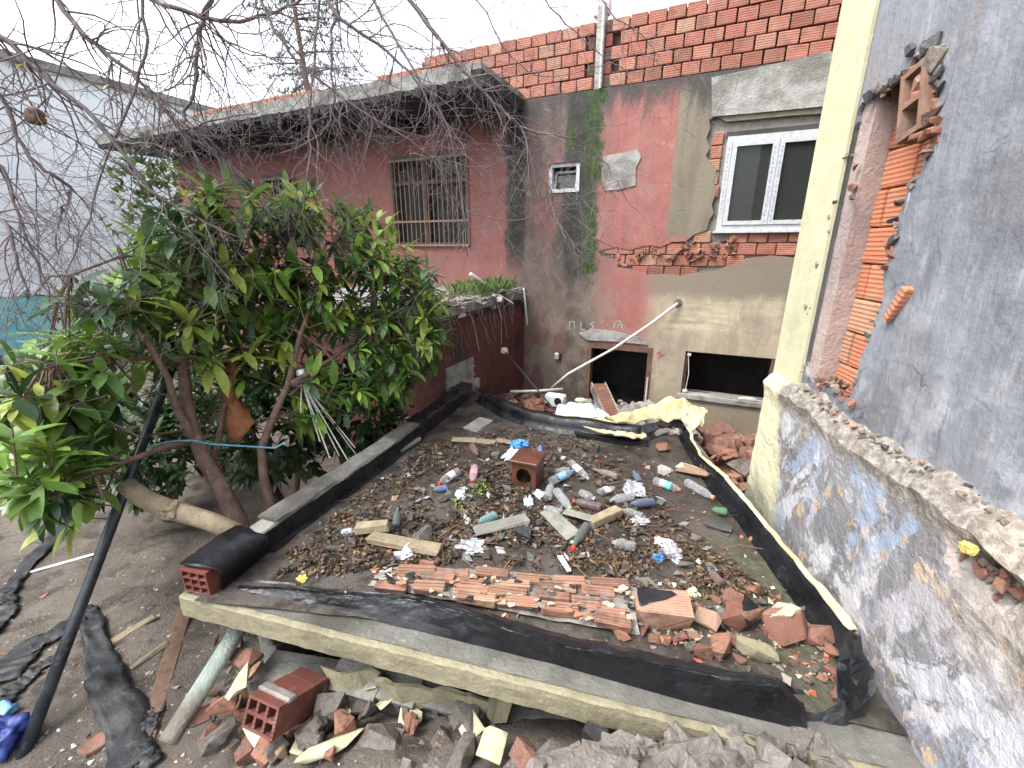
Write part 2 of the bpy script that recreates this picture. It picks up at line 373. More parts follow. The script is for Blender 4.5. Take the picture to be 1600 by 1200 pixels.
def m_brick(name, c1, c2, c3, groove=0, soot=.0, axis='z', gs=55.0):
    h = H(name); h.use_random(); n = h.noise(9, 5, .65); nf = h.noise(70, 4, .6); dust = h.noise(14, 6, .7)
    c = h.mix(h.ss(n, .35, .68), c1, c2); c = h.mix(h.m('FRACT', h.rnd * 7.13), c, c3)
    c = h.mix(h.ss(h.m('FRACT', h.rnd * 13.7), .75, .95) * .6, c, tuple(q * .45 for q in c1))
    if soot: c = h.mix(h.ss(h.noise(5, 5, .6), .5, .66) * soot, c, (.05, .042, .04))
    c = h.mix(h.ss(dust, .5, .66) * .6, c, tuple(q * .45 + .12 for q in c2)); c = h.mix(h.ss(h.m('FRACT', h.rnd * 5.31), .8, 1.0) * .5, c, (.50, .36, .24))
    bump = n * .4 + nf * .35 + dust * .4
    if groove:
        x, y, z = h.xyz(); q = z if axis == 'z' else (y if axis == 'y' else x)
        wv = h.m('SINE', q * (2 * math.pi * gs)); g = h.ss(wv, -.35, .45); bump = bump + g * groove
        c = h.mix(h.inv(h.ss(wv, -.9, -.2)) * .45, c, tuple(q_ * .45 for q_ in c1))
    return h.out(c, .85, bump, .8, .008)
def m_litter():
    h = H('dead_leaf'); return h.out(h.attr(), .6, None)
def m_leaf():
    h = H('green_leaf'); c = h.attr(); n = h.noise(25, 3, .5); c = h.mix(h.ss(n, .35, .7) * .25, c, (.02, .05, .012)); nt = h.nt
    h.out(c, .36, None); tl = nt.nodes.new('ShaderNodeBsdfTranslucent'); nt.links.new(c.k, tl.inputs[0]); mx = nt.nodes.new('ShaderNodeMixShader'); mx.inputs[0].default_value = .3
    nt.links.new(h.b.outputs[0], mx.inputs[1]); nt.links.new(tl.outputs[0], mx.inputs[2]); nt.links.new(mx.outputs[0], nt.nodes['Material Output'].inputs[0]); return h.mat
def m_bitumen():
    h = H('bitumen'); h.use_random(); n = h.noise(4, 6, .65); nb_ = h.noise(6, 5, .65); nf = h.noise(26, 6, .7); gr = h.noise(150, 3, .6)
    c = h.mix(h.ss(n, .35, .7), (.005, .0055, .007), (.014, .015, .019)); c = h.mix(h.ss(nf, .62, .70) * .4, c, (.07, .073, .085)); c = h.mix(h.ss(h.noise(11, 5, .7), .66, .72) * .5, c, (.17, .17, .18))
    return h.out(c, h.mix(h.ss(nb_, .40, .58), (.16, .16, .16), (.5, .5, .5)), n * 1.2 + nf * .6 + gr * .15, .5, .012, Specular_IOR_Level=.45)
def m_roof():
    h = H('dirty_roof'); x, y, z = h.xyz(); nb = h.noise(1.6, 5, .6); nm = h.noise(6, 6, .65); nf = h.noise(30, 6, .7)
    c = h.mix(h.ss(nb, .35, .65), (.050, .041, .034), (.085, .072, .061)); c = h.mix(h.ss(nm, .46, .62), c, (.026, .021, .017)); c = h.mix(h.ss(nf, .57, .7) * .6, c, (.15, .13, .11))
    mo = h.ss(h.noise(1.4, 5, .65), .45, .6) * h.ss(x, .1, .9); c = h.mix(mo * .6, c, h.mix(h.ss(nf, .4, .6), (.055, .06, .035), (.10, .105, .065)))
    c = h.mix(h.ss(y, 3.5, 4.3) * .6 * h.ss(nm, .3, .6), c, (.23, .205, .19))
    return h.out(c, h.mix(h.ss(nb, .35, .6), (.28, .28, .28), (.65, .65, .65)), nf + nm, .8, .012)
def m_dirt():
    h = H('bare_earth'); nb = h.noise(.9, 5, .6); nm = h.noise(4, 6, .65); nf = h.noise(22, 6, .72)
    c = h.mix(h.ss(nb, .35, .66), (.10, .083, .068), (.165, .14, .117)); c = h.mix(h.ss(nm, .48, .62) * .9, c, (.055, .045, .036)); c = h.mix(h.ss(nf, .58, .68) * .7, c, (.30, .265, .225)); c = h.mix(h.ss(h.noise(2.2, 5, .6), .5, .64) * .6, c, (.09, .078, .064))
    c = h.mix(h.ss(h.vor(36), .16, .08) * h.ss(nm, .5, .6), c, (.32, .29, .26))
    return h.out(c, .85, nf + nm * 1.5 + h.noise(90, 3, .6) * .4, 1.0, .02)
def m_concrete(name, c1, c2, stain=None, rough=.85, agg=False, bs=.9):
    h = H(name); h.use_random(); nb = h.noise(2, 5, .6); nm = h.noise(9, 6, .65); nf = h.noise(45, 6, .7)
    c = h.mix(h.ss(nm, .35, .66), c1, c2)
    if stain: c = h.mix(h.ss(nb, .48, .66), c, stain)
    c = h.mix(h.ss(nf, .6, .7) * .5, c, tuple(min(1, q * 1.5) for q in c2))
    b = nf + nm
    if agg:
        v = h.vor(55); c = h.mix(h.ss(v, .42, .2) * .7, c, h.mix(h.ss(h.noise(31, 2), .4, .6), (.14, .125, .112), (.28, .255, .23))); b = b + h.inv(v) * .5
    return h.out(c, rough, b, .7 if agg else bs, .014)
MAT = {}
def M_(k): return MAT[k]
MAT['wall'] = m_housewall(); MAT['rwall'] = m_rightwall(); MAT['plinth'] = m_plinth()
MAT['brick_red'] = m_brick('red_hollow_brick', (.44, .17, .11), (.51, .25, .175), (.37, .125, .085), .5, .35, 'z', 46)
MAT['brick_orange'] = m_brick('orange_hollow_brick', (.62, .23, .12), (.68, .30, .18), (.58, .20, .10), 1.6, 0, 'z', 48)
MAT['brick_rubble'] = m_brick('broken_brick', (.33, .13, .075), (.39, .205, .135), (.17, .08, .058), .0, .8)
MAT['brick_pale'] = m_brick('fallen_hollow_brick', (.40, .21, .135), (.47, .34, .24), (.31, .145, .095), .5, .7, 'y', 75)
MAT['brick_dark'] = m_brick('dark_red_hollow_brick', (.20, .052, .035), (.28, .08, .055), (.17, .05, .035), .6, .45, 'z', 60)
MAT['mortar'] = m_concrete('mortar', (.27, .25, .23), (.38, .36, .33), (.12, .105, .095))
MAT['concrete'] = m_concrete('raw_concrete', (.30, .29, .27), (.43, .42, .40), (.17, .16, .145))
MAT['beam'] = m_concrete('cast_beam_concrete', (.30, .295, .27), (.43, .425, .395), (.20, .195, .17))
MAT['overhang'] = m_concrete('weathered_slab', (.20, .20, .185), (.30, .30, .28), (.085, .085, .078))
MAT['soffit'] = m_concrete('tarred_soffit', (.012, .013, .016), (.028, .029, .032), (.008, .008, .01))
MAT['heap'] = m_concrete('broken_concrete', (.135, .118, .104), (.22, .20, .18), (.08, .062, .049), agg=True)
MAT['fascia'] = m_concrete('ochre_fascia', (.26, .235, .15), (.33, .30, .20), (.16, .145, .095))
MAT['ledge'] = m_concrete('slab_ledge', (.13, .128, .112), (.19, .188, .168), (.07, .068, .055))
MAT['cream'] = m_concrete('cream_paint', (.50, .485, .315), (.56, .545, .37), (.42, .405, .265), bs=.3)
MAT['creamskin'] = m_concrete('cream_membrane_back', (.66, .58, .33), (.74, .67, .43), (.52, .43, .23))
MAT['pinkplaster'] = m_concrete('pinkish_reveal', (.40, .31, .285), (.47, .375, .345), (.33, .265, .25))
MAT['whitewall'] = m_concrete('white_render', (.76, .80, .84), (.80, .83, .86), (.72, .76, .80))
MAT['turq'] = m_concrete('turquoise_paint', (.20, .55, .60), (.30, .66, .70), (.16, .45, .5))
MAT['bitumen'] = m_bitumen(); MAT['roof'] = m_roof(); MAT['dirt'] = m_dirt(); MAT['litter'] = m_litter(); MAT['leaf'] = m_leaf()
MAT['block'] = m_concrete('grey_block', (.20, .20, .18), (.30, .30, .27), (.11, .105, .095))
MAT['redwall'] = m_concrete('dark_red_paint', (.075, .02, .018), (.115, .03, .026), (.03, .012, .012), .7)
MAT['greenpipe'] = m_concrete('flaked_pipe_paint', (.28, .35, .33), (.42, .46, .38), (.17, .14, .11), .5)
MAT['rustsheet'] = simple('rusted_sheet', (.24, .085, .035), (.36, .15, .06), 9, .8, .6, spots=(.12, .05, .03))
MAT['pvc'] = simple('white_upvc', (.58, .60, .62), (.47, .49, .51), 18, .4, .1, spots=(.30, .29, .27))
MAT['film'] = simple('window_film_print', (.28, .31, .40), (.40, .43, .5), 60, .4, .05)
MAT['wpipe'] = simple('white_pipe', (.70, .68, .62), (.58, .55, .49), 12, .45, .1, spots=(.38, .33, .27))
MAT['dark'] = simple('painted_shade', (.05, .046, .042), (.085, .075, .066), 3, .9)  # near-black colour standing in for shade inside openings and gaps
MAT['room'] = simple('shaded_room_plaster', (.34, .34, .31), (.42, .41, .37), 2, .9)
MAT['wood'] = simple('weathered_wood', (.27, .215, .135), (.38, .32, .215), 14, .75, .6, spots=(.2, .15, .1), rnd=.3)
MAT['greywood'] = simple('grey_board', (.20, .205, .175), (.28, .28, .24), 16, .7, .5, spots=(.12, .12, .1), rnd=.3)
MAT['brownwood'] = simple('brown_frame_wood', (.12, .07, .045), (.20, .125, .085), 20, .6, .4, spots=(.07, .045, .03))
MAT['rust'] = simple('rusty_bar', (.25, .17, .12), (.36, .27, .2), 25, .6, .4, spots=(.12, .06, .04))
MAT['clay'] = simple('dark_glazed_clay', (.075, .026, .017), (.125, .046, .026), 9, .42, .35, spots=(.07, .025, .018))
MAT['metal'] = simple('painted_steel_tube', (.022, .028, .035), (.05, .06, .07), 10, .28, .15, spots=(.10, .11, .12))
MAT['bark'] = simple('smooth_bark', (.115, .07, .05), (.19, .12, .088), 14, .75, .7, spots=(.24, .18, .14))
MAT['twig'] = simple('bare_twig', (.11, .085, .09), (.20, .155, .155), 9, .7, .5, spots=(.33, .27, .27))
MAT['plastic_sheet'] = simple('black_polythene', (.009, .010, .012), (.022, .024, .028), 5, .5, .6, spots=(.06, .055, .05))
MAT['rubber'] = simple('tyre_rubber', (.015, .015, .016), (.03, .03, .03), 20, .7, .4)
MAT['slate'] = simple('dark_slate', (.055, .055, .06), (.09, .088, .09), 12, .5, .5)
MAT['glasspane'] = (lambda h: h.out((.05, .06, .055), .03, None, Specular_IOR_Level=.35))(H('dusty_pane'))
def pane_mat(name, tint, alpha):
    h = H(name); n = h.noise(6, 4, .6); nt = h.nt
    tr = nt.nodes.new('ShaderNodeBsdfTransparent'); tr.inputs[0].default_value = (*tint, 1)
    mx = nt.nodes.new('ShaderNodeMixShader'); mx.inputs[0].default_value = alpha
    h.out((.07, .075, .07), .02, None)
    nt.links.new(tr.outputs[0], mx.inputs[1]); nt.links.new(h.b.outputs[0], mx.inputs[2]); nt.links.new(mx.outputs[0], nt.nodes['Material Output'].inputs[0]); return h.mat
MAT['pane'] = pane_mat('window_glass', (.72, .78, .75), .42)
def pet(name, tint, alpha):
    h = H(name); nt = h.nt; tr = nt.nodes.new('ShaderNodeBsdfTransparent'); tr.inputs[0].default_value = (*tint, 1)
    lw = nt.nodes.new('ShaderNodeLayerWeight'); lw.inputs[0].default_value = .35
    h.out(tuple(.5 * t + .2 for t in tint), .07, h.noise(45, 3, .6), .6, .01, Specular_IOR_Level=.8)
    f = X(h, lw.outputs['Facing']) * .55 + alpha * .55; mx = nt.nodes.new('ShaderNodeMixShader'); nt.links.new(f.k, mx.inputs[0])
    nt.links.new(tr.outputs[0], mx.inputs[1]); nt.links.new(h.b.outputs[0], mx.inputs[2]); nt.links.new(mx.outputs[0], nt.nodes['Material Output'].inputs[0]); return h.mat
for k, t, a in (('clear', (.86, .88, .9), .22), ('blue', (.35, .55, .85), .35), ('teal', (.5, .85, .85), .35), ('green', (.12, .5, .2), .4), ('amber', (.32, .10, .03), .5), ('darkred', (.22, .05, .05), .5), ('navy', (.05, .1, .3), .6), ('tan', (.55, .42, .28), .45), ('bottle', (.05, .12, .1), .5), ('pinkish', (.9, .68, .68), .45)): MAT['pet_' + k] = pet('plastic_' + k, t, a)
for k, c in (('red', (.55, .04, .03)), ('bluecap', (.03, .18, .6)), ('white', (.75, .76, .78)), ('pink', (.75, .35, .4)), ('teal', (.1, .6, .65)), ('orange', (.75, .25, .1)), ('sky', (.25, .5, .8)), ('yellow', (.5, .38, .1)), ('deepblue', (.03, .05, .22)), ('black', (.02, .02, .022))):
    MAT[k] = simple('plastic_' + k, c, tuple(min(1, q * 1.2 + .01) for q in c), 20, .35, .1)
MAT['foil'] = simple('crumpled_foil', (.62, .63, .66), (.45, .46, .5), 12, .25, .5, Metallic=.55)
MAT['bluefilm'] = simple('blue_plastic_film', (.05, .22, .62), (.12, .36, .75), 12, .3, .4)
MAT['whitefilm'] = simple('white_plastic_film', (.72, .75, .8), (.58, .62, .7), 10, .4, .4)
MAT['pinkfilm'] = simple('pale_pink_sheet', (.62, .38, .46), (.7, .46, .54), 6, .6, .2)
MAT['rope'] = simple('blue_twine', (.08, .28, .42), (.16, .4, .5), 30, .7, .4)
MAT['graffiti'] = simple('faded_paint_stroke', (.36, .40, .38), (.26, .29, .27), 22, .8, .2)
MAT['graffiti_red'] = simple('faded_red_stroke', (.42, .09, .07), (.34, .10, .08), 22, .8, .2)
MAT['darkmortar'] = m_concrete('dirty_joint_mortar', (.085, .07, .062), (.14, .12, .105), (.05, .042, .038))
MAT['kerbcap'] = m_concrete('dirty_kerb_mortar', (.125, .122, .11), (.20, .195, .178), (.065, .062, .052))
MAT['crumb'] = m_concrete('crumbly_mortar', (.20, .165, .135), (.33, .29, .25), (.12, .09, .07))
MAT['brick_dull'] = m_brick('dull_mortared_brick', (.30, .17, .11), (.40, .27, .2), (.3, .15, .1), 0, .35)
# ---------------------------------------------------------------- ground
def gz(x, y):
    s = x * AV.x + y * AV.y; n = x * NV.x + y * NV.y
    z = .62 - .22 * sst(y, 1.5, 4.0)
    z += .35 * sst(-x, 4.0, 9.5)                                          # rises towards the white building
    mound = sst(x, -1.75, -.6) * (1 - sst(y, 1.0, 2.1)); z += .48 * mound
    z += .28 * sst(x, -.4, .5) * (1 - sst(y, .6, 1.5))
    z += .25 * sst(n, 3.8, 5.6) * sst(s, -2.2, -1.4)
    z += .05 * fbm(x * .9, y * .9, 1.3) + .022 * fbm(x * 3.7, y * 3.7, 4.1) + .010 * fbm(x * 12, y * 12, 2.2, 3)
    return z
def axis_lines(fine):
    L = [-300, -150, -80, -45, -28]; x = -18.0
    while x < 16: L.append(x); x += fine(x)
    return L + [16, 28, 45, 80, 150, 300]
xsL = axis_lines(lambda x: .05 if -4.2 < x < 1.5 else (.12 if -7 < x < 4 else .5)); ysL = axis_lines(lambda y: .05 if .2 < y < 3.6 else (.12 if -1 < y < 8 else .5))
g = G(); g.grid([[Vector((x, y, gz(x, y) if max(abs(x), abs(y)) < 20 else .6)) for x in xsL] for y in ysL])
gr = single('ground', g, MAT['dirt'], kind='structure', smooth=True, recalc=False)
def PT(u, v, lift=0.0):
    d = ray(u, v); t = .3
    while t < 60:
        p = CO + d * t
        if p.z < gz(p.x, p.y) + lift: break
        t += .01 * max(1, t * .5)
    return CO + d * t
# ---------------------------------------------------------------- the red house
house = thing('red_house', 'two storey house with peeling red plaster wall and bare brick parapet on top', 'house', MB)
S0, S1, ZT = -10.3, 2.6, 4.84
def rect(a, b, c, d): return [(a, c), (b, c), (b, d), (a, d)]
WIN = (PB(1121, 361)[0] - .02, 1.28, 3.19, 4.24)
DOOR = (-1.56, -.66, -.3, 1.71); LOW = (-.25, .80, 1.12, 1.71); SML = (-2.2, -1.78, 3.70, 4.06); BAR = (-4.85, -3.43, 3.02, 4.34); BAR2 = (-7.75, -6.9, 3.35, 4.25)
hp = [(1300, 176), (1240, 180), (1180, 186), (1135, 190), (1122, 183), (1108, 186), (1110, 200), (1104, 215), (1109, 232), (1103, 243), (1112, 258), (1120, 262), (1116, 285), (1120, 300), (1112, 318), (1115, 333), (1108, 345), (1104, 360), (1085, 366), (1071, 377), (1050, 378), (1032, 386), (1012, 383), (985, 390), (962, 386), (934, 392), (941, 402), (957, 407), (966, 417), (990, 421), (1012, 429), (1040, 428), (1066, 431), (1090, 425), (1112, 426), (1131, 417), (1150, 414), (1165, 404), (1205, 399), (1240, 402), (1300, 398)]
HOLE = [PB(u, v) for u, v in hp]
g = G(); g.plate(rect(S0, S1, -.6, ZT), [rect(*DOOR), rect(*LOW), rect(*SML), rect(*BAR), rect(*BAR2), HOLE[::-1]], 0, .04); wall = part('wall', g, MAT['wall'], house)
g = G(); g.plate(rect(S0, S1, -.6, ZT - .004), [rect(*DOOR), rect(*LOW), rect(*SML), rect(*BAR), rect(*BAR2), rect(*WIN)], .05, .28); core = part('wall_core', g, MAT['mortar'], house)
g = G()                                                   # the rest of the house: side walls, back, floors, flat roof
g.box(S0, S0 + .2, .285, 6, -.6, ZT - .01); g.box(S1 - .2, S1, .285, 6, -.6, ZT - .01); g.box(S0, S1, 6, 6.2, -.6, ZT - .01); g.box(S0, S1, .285, 6, ZT - .16, ZT - .012)
g.box(S0 + .2, S1 - .2, .285, 6, 2.3, 2.5); part('inner_shell', g, MAT['room'], house)
g = G(); g.box(S0 + .21, S1 - .21, 1.6, 1.7, -.6, 2.29); g.box(S0 + .21, S1 - .21, .29, 1.6, -.6, -.34); part('basement_back_wall', g, MAT['dark'], house)  # basement darkness is put into the wall and floor colour
g = G(); g.box(-2.9, 1.8, 2.2, 2.3, 2.51, ZT - .17); part('room_partition', g, MAT['room'], house)
g = G(); g.box(-5.5, -5.4, .29, 2.2, 2.51, ZT - .17); part('room_partition', g, MAT['room'], house)
g = G(); g.box(-.9, 1.75, 1.0, 1.5, 3.0, 3.55); part('room_counter', g, MAT['wood'], house)
# bricks laid bare below and beside the upper window
bm_r = [G().cbox(.188, .05, .128, .008, .004, i).mesh('brick') for i in range(6)]
for m in bm_r: m.materials.append(MAT['brick_red'])
def inpoly(x, z, P):
    c = False; j = len(P) - 1
    for i in range(len(P)):
        if (P[i][1] > z) != (P[j][1] > z) and x < (P[j][0] - P[i][0]) * (z - P[i][1]) / (P[j][1] - P[i][1]) + P[i][0]: c = not c
        j = i
    return c
R = random.Random(3)
for r in range(5):
    for c in range(15):
        x = -1.62 + c * .2 + (r % 2) * .1; z = WIN[2] - .07 - r * .138
        if inpoly(x, z, HOLE) and sum(inpoly(x + dx, z + dz, HOLE) for dx in (-.09, .09) for dz in (-.05, .05)) >= 2 and not (WIN[0] - .02 < x < -.0 and r == 0):
            inst('brick', R.choice(bm_r), core, Matrix.Translation((x, .03 + R.uniform(0, .012), z)) @ Matrix.Rotation(R.uniform(-.04, .04), 4, 'Y'))
for k in range(5):
    inst('brick', R.choice(bm_r), core, Matrix.Translation((WIN[0] - .09 + R.uniform(-.02, .01), .035, 4.18 - k * .138)) @ Matrix.Diagonal((.62, 1, 1, 1)))
# crumbled fragments lying in the gap
frag_me = [G().chunk(.09, .06, .05, 40 + i, 14).mesh('fragment') for i in range(8)]
for m in frag_me: m.materials.append(MAT['brick_rubble'])
for i in range(60):
    u = R.uniform(945, 1150); v = 372 + (1100 - u) * .12 + R.uniform(4, 34)
    x, z = PB(u, v)
    if inpoly(x, z, HOLE): inst('fragment', R.choice(frag_me), core, Matrix.Translation((x, .01 + R.uniform(-.02, .03), z)) @ Matrix.Rotation(R.uniform(0, 6), 4, 'Y') @ Matrix.Diagonal((R.uniform(.5, 1.5), .8, R.uniform(.4, 1), 1)))
# beam over the window
g = G(); g.plate([PB(1112, 122), PB(1112, 183), PB(1180, 177), (2.6, PB(1180, 182)[1]), (2.6, 5.0), PB(1112, 122)][:5], [], -.022, -.002); part('lintel_beam', g, MAT['beam'], house)
# cement patch and plaster blister
g = G(); P = [PB(u, v) for u, v in [(944, 244), (968, 240), (997, 234), (1002, 246), (994, 262), (993, 290), (970, 296), (946, 298), (940, 272)]]; g.plate(P, [], -.014, -.001); part('cement_patch', g, MAT['concrete'], house)
g = G(); P = [PB(u, v) for u, v in [(905, 520), (925, 514), (960, 517), (985, 524), (1005, 528), (1012, 538), (960, 533), (918, 531)]]; g.plate(P, [], -.03, -.001); part('lintel_render', g, MAT['concrete'], house)
# scribbles in faded paint
def strokes(pxs, r, mat, nm):
    g = G()
    for line in pxs:
        pts = []
        for u, v in line:
            x, z = PB(u, v); pts.append((x, z))
        for (x0, z0), (x1, z1) in zip(pts, pts[1:]):
            L = math.hypot(x1 - x0, z1 - z0); nx, nz = -(z1 - z0) / L * r, (x1 - x0) / L * r
            g.add([(x0 + nx, -.003, z0 + nz), (x1 + nx, -.003, z1 + nz), (x1 - nx, -.003, z1 - nz), (x0 - nx, -.003, z0 - nz)], [(0, 1, 2, 3)])
    return part(nm, g, mat, house)
strokes([[(890, 515), (890, 503), (897, 502), (898, 514)], [(908, 503), (908, 515), (915, 515)], [(928, 503), (922, 506), (928, 510), (922, 515)], [(959, 512), (961, 503), (968, 501), (972, 507), (972, 513)], [(965, 512), (966, 507), (970, 507)]], .009, MAT['graffiti'], 'graffiti')
strokes([[(943, 507), (948, 502), (953, 506), (948, 512), (943, 507)], [(980, 512), (984, 506), (991, 509)], [(1026, 553), (1032, 549), (1031, 558), (1039, 553)]], .008, MAT['graffiti_red'], 'graffiti')
# roof overhang
NY = -1.16
g = G(); g.box(S0 - .1, -2.58, NY, .02, 4.84, 4.90); g2 = G()
rows = [[Vector((x, NY - .012 + .012 * fbm(x * 3, 0, 5), z)) for x in [S0 - .1 + i * .1 for i in range(78)]] for z in (4.75, 4.79, 4.87, 4.905)]
g.grid(rows); ov = part('roof_overhang', g, MAT['overhang'], house)
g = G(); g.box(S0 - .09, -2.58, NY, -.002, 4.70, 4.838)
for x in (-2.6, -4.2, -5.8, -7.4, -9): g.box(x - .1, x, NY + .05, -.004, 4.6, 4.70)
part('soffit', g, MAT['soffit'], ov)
R = random.Random(8)
g = G()
for i in range(60):                                        # crumbled edge, hanging tar
    x = R.uniform(-9.5, -2.6); L = R.uniform(.05, .16); g.box(x, x + R.uniform(.02, .1), NY - .02, NY + .01, 4.70 - L * .5, 4.76)
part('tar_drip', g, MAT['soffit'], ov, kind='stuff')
# brick parapet on the roof
par = part('parapet_wall', G().box(-4.2, S1, .09, .2, ZT, 5.52).box(-9.6, -4.2, .20, .3, ZT, 5.40), MAT['darkmortar'], house)
bme = [G().cbox(.19, .1, .126, .006, .003, 20 + i).mesh('brick') for i in range(8)]
for m in bme: m.materials.append(MAT['brick_red'])
COLX = PB(937, 80)[0]
R = random.Random(5); nb = 0
for r in range(5):
    x = -4.2 + (0 if r % 2 else .1)
    while x < 1.25:
        if abs(x + .095 - COLX) > .16 and nb < 300:
            inst('brick', R.choice(bme), par, Matrix.Translation((x + .095, .05 + R.uniform(-.006, .006), ZT + .07 + r * .1395)) @ Matrix.Rotation(R.uniform(-.015, .015), 4, 'Y')); nb += 1
        x += .203
for r in range(2, 5):
    x = -9.6 + (0 if r % 2 else .1)
    while x < -4.3:
        if not (r == 4 and -6.3 < x < -5.2): inst('brick', R.choice(bme), par, Matrix.Translation((x + .095, .16 + R.uniform(-.006, .006), ZT + .02 + r * .136)) @ Matrix.Rotation(R.uniform(-.015, .015), 4, 'Y')); nb += 1
        x += .203
g = G(); g.cbox(.10, .12, .86, .01, .004, 1, Matrix.Translation((COLX, .06, ZT + .42))); col_ = part('concrete_post', g, MAT['beam'], house)
g = G(); g.tube([(COLX + .03, -.02, ZT), (COLX + .03, -.02, ZT + .9)], .016, 6); part('conduit', g, MAT['wpipe'], col_)
hb = G(); hb.cbox(.085, .09, .126, .006); hbm = hb.mesh('brick'); hbm.materials.append(MAT['brick_dark'])
hole_m = G()
for i in range(3):
    for j in range(3): hole_m.box(-.036 + i * .025, -.036 + i * .025 + .018, -.048, -.0455, -.052 + j * .037, -.052 + j * .037 + .026)
hole_me = hole_m.mesh('brick_hole_shade'); hole_me.materials.append(MAT['dark'])  # thin plates on the brick face, shade of the holes as colour
for r in range(5):
    for sg in (-1, 1):
        o = inst('brick', hbm, par, Matrix.Translation((COLX + sg * .103, .055, ZT + .07 + r * .1395)))
        if (r + (sg > 0)) % 2: inst('brick_hole_shade', hole_me, par, Matrix.Translation((COLX + sg * .103, .055, ZT + .07 + r * .1395)))
g = G(); g.cbox(.2, .08, .2, .01, .0, 0, Matrix.Translation((COLX - .02, .1, ZT + .87))); part('pink_box', g, MAT['pinkfilm'], house, label='pale pink box on top of the concrete post')
# upper window
def bar(g, x0, x1, z0, z1, y0, y1): g.box(x0, x1, y0, y1, z0, z1)
win = part('window', (lambda g: (bar(g, WIN[0], WIN[1], WIN[2], WIN[2] + .06, .02, .10), bar(g, WIN[0], WIN[1], WIN[3] - .11, WIN[3] - .05, .02, .10), bar(g, WIN[0], WIN[0] + .055, WIN[2] + .06, WIN[3] - .11, .02, .10), bar(g, WIN[1] - .055, WIN[1], WIN[2] + .06, WIN[3] - .11, .02, .10), g)[-1])(G()), MAT['pvc'], house)
xm = PB(1211, 270)[0]
for a, b in ((WIN[0] + .06, xm), (xm + .004, WIN[1] - .06)):
    z0, z1 = WIN[2] + .064, WIN[3] - .114; t = .062
    g = G(); bar(g, a, b, z0, z0 + t * .7, .005, .07); bar(g, a, b, z1 - t * .7, z1, .005, .07); bar(g, a, a + t * .8, z0 + t * .7, z1 - t * .7, .005, .07); bar(g, b - t, b, z0 + t * .7, z1 - t * .7, .005, .07); part('sash', g, MAT['pvc'], win)
    g = G(); bar(g, a + t * .8, b - t, z0 + t * .7, z1 - t * .7, .035, .045); part('pane', g, MAT['pane'], win)
R = random.Random(4); g = G()
for k in range(16):
    for xx_ in (xm - .035, xm + .03):
        z = WIN[2] + .1 + k * .05 + R.uniform(-.008, .008); bar(g, xx_ - .008 + R.uniform(-.006, .006), xx_ + R.uniform(.004, .012), z, z + R.uniform(.01, .03), .002, .0045)
for k in range(18):
    z = WIN[2] + .1 + k * .045; bar(g, WIN[0] + .02, WIN[0] + .02 + R.uniform(.008, .018), z, z + R.uniform(.008, .02), .0165, .0195)
part('film_print', g, MAT['film'], win)
g = G(); bar(g, WIN[0] - .03, WIN[1], WIN[2] - .025, WIN[2], -.03, .12); part('sill', g, MAT['pvc'], win)
g = G(); bar(g, WIN[0] - .02, WIN[1], WIN[3] - .05, WIN[3], .03, .1); part('head_gap_shade', g, MAT['dark'], win)  # solid bar, the shade of the gap is put into its colour
# small white window
a, b, c, d = SML
g = G(); t = .045; bar(g, a, b, c, c + t, -.012, .06); bar(g, a, b, d - t, d, .03, .08); bar(g, a, a + t, c + t, d - t, -.012, .06); bar(g, b - t, b, c + t, d - t, -.012, .06); sw = part('small_window', g, MAT['pvc'], house)
g = G(); g.box(a + t, b - t, .0, .008, 0, d - c - 2 * t - .02, Matrix.Translation((0, .05, c + t)) @ Matrix.Rotation(-.35, 4, 'X')); part('tilted_pane', g, MAT['pane'], sw)
g = G(); M = Matrix.Translation((0, .045, c + t)) @ Matrix.Rotation(-.35, 4, 'X'); g.box(a + t, a + t + .03, 0, .02, 0, d - c - 2 * t - .02, M); g.box(b - t - .03, b - t, 0, .02, 0, d - c - 2 * t - .02, M); g.box(a + t + .03, b - t - .03, 0, .02, d - c - 2 * t - .05, d - c - 2 * t - .02, M); part('sash', g, MAT['pvc'], sw)
# barred windows
for (a, b, c, d), nm in ((BAR, 'barred_window'), (BAR2, 'barred_window')):
    g = G(); bar(g, a, a + .07, c, d, -.02, .1); bar(g, b - .05, b, c, d, -.02, .1); bar(g, a + .07, b - .05, d - .07, d, -.02, .1); bar(g, a + .07, b - .05, c, c + .06, -.03, .1)
    mx = a + (b - a) * .42; bar(g, mx, mx + .07, c + .06, d - .07, 0, .1); bar(g, a + .07, b - .05, d - .42, d - .37, .001, .09); bw = part(nm, g, MAT['brownwood'], house)
    g = G(); bar(g, a + .07, b - .05, c + .06, d - .07, .12, .128); part('pane', g, MAT['pane'], bw)
    x = a + .05
    while x < b - .02:
        g = G(); g.tube([(x, -.05, c - .02), (x, -.05, d - .05)], .0085, 5); part('bar', g, MAT['rust'], bw); x += .085
    for z in (c + .0, c + .35, d - .1): part('cross_bar', G().box(a, b, -.064, -.058, z, z + .03), MAT['rust'], bw)
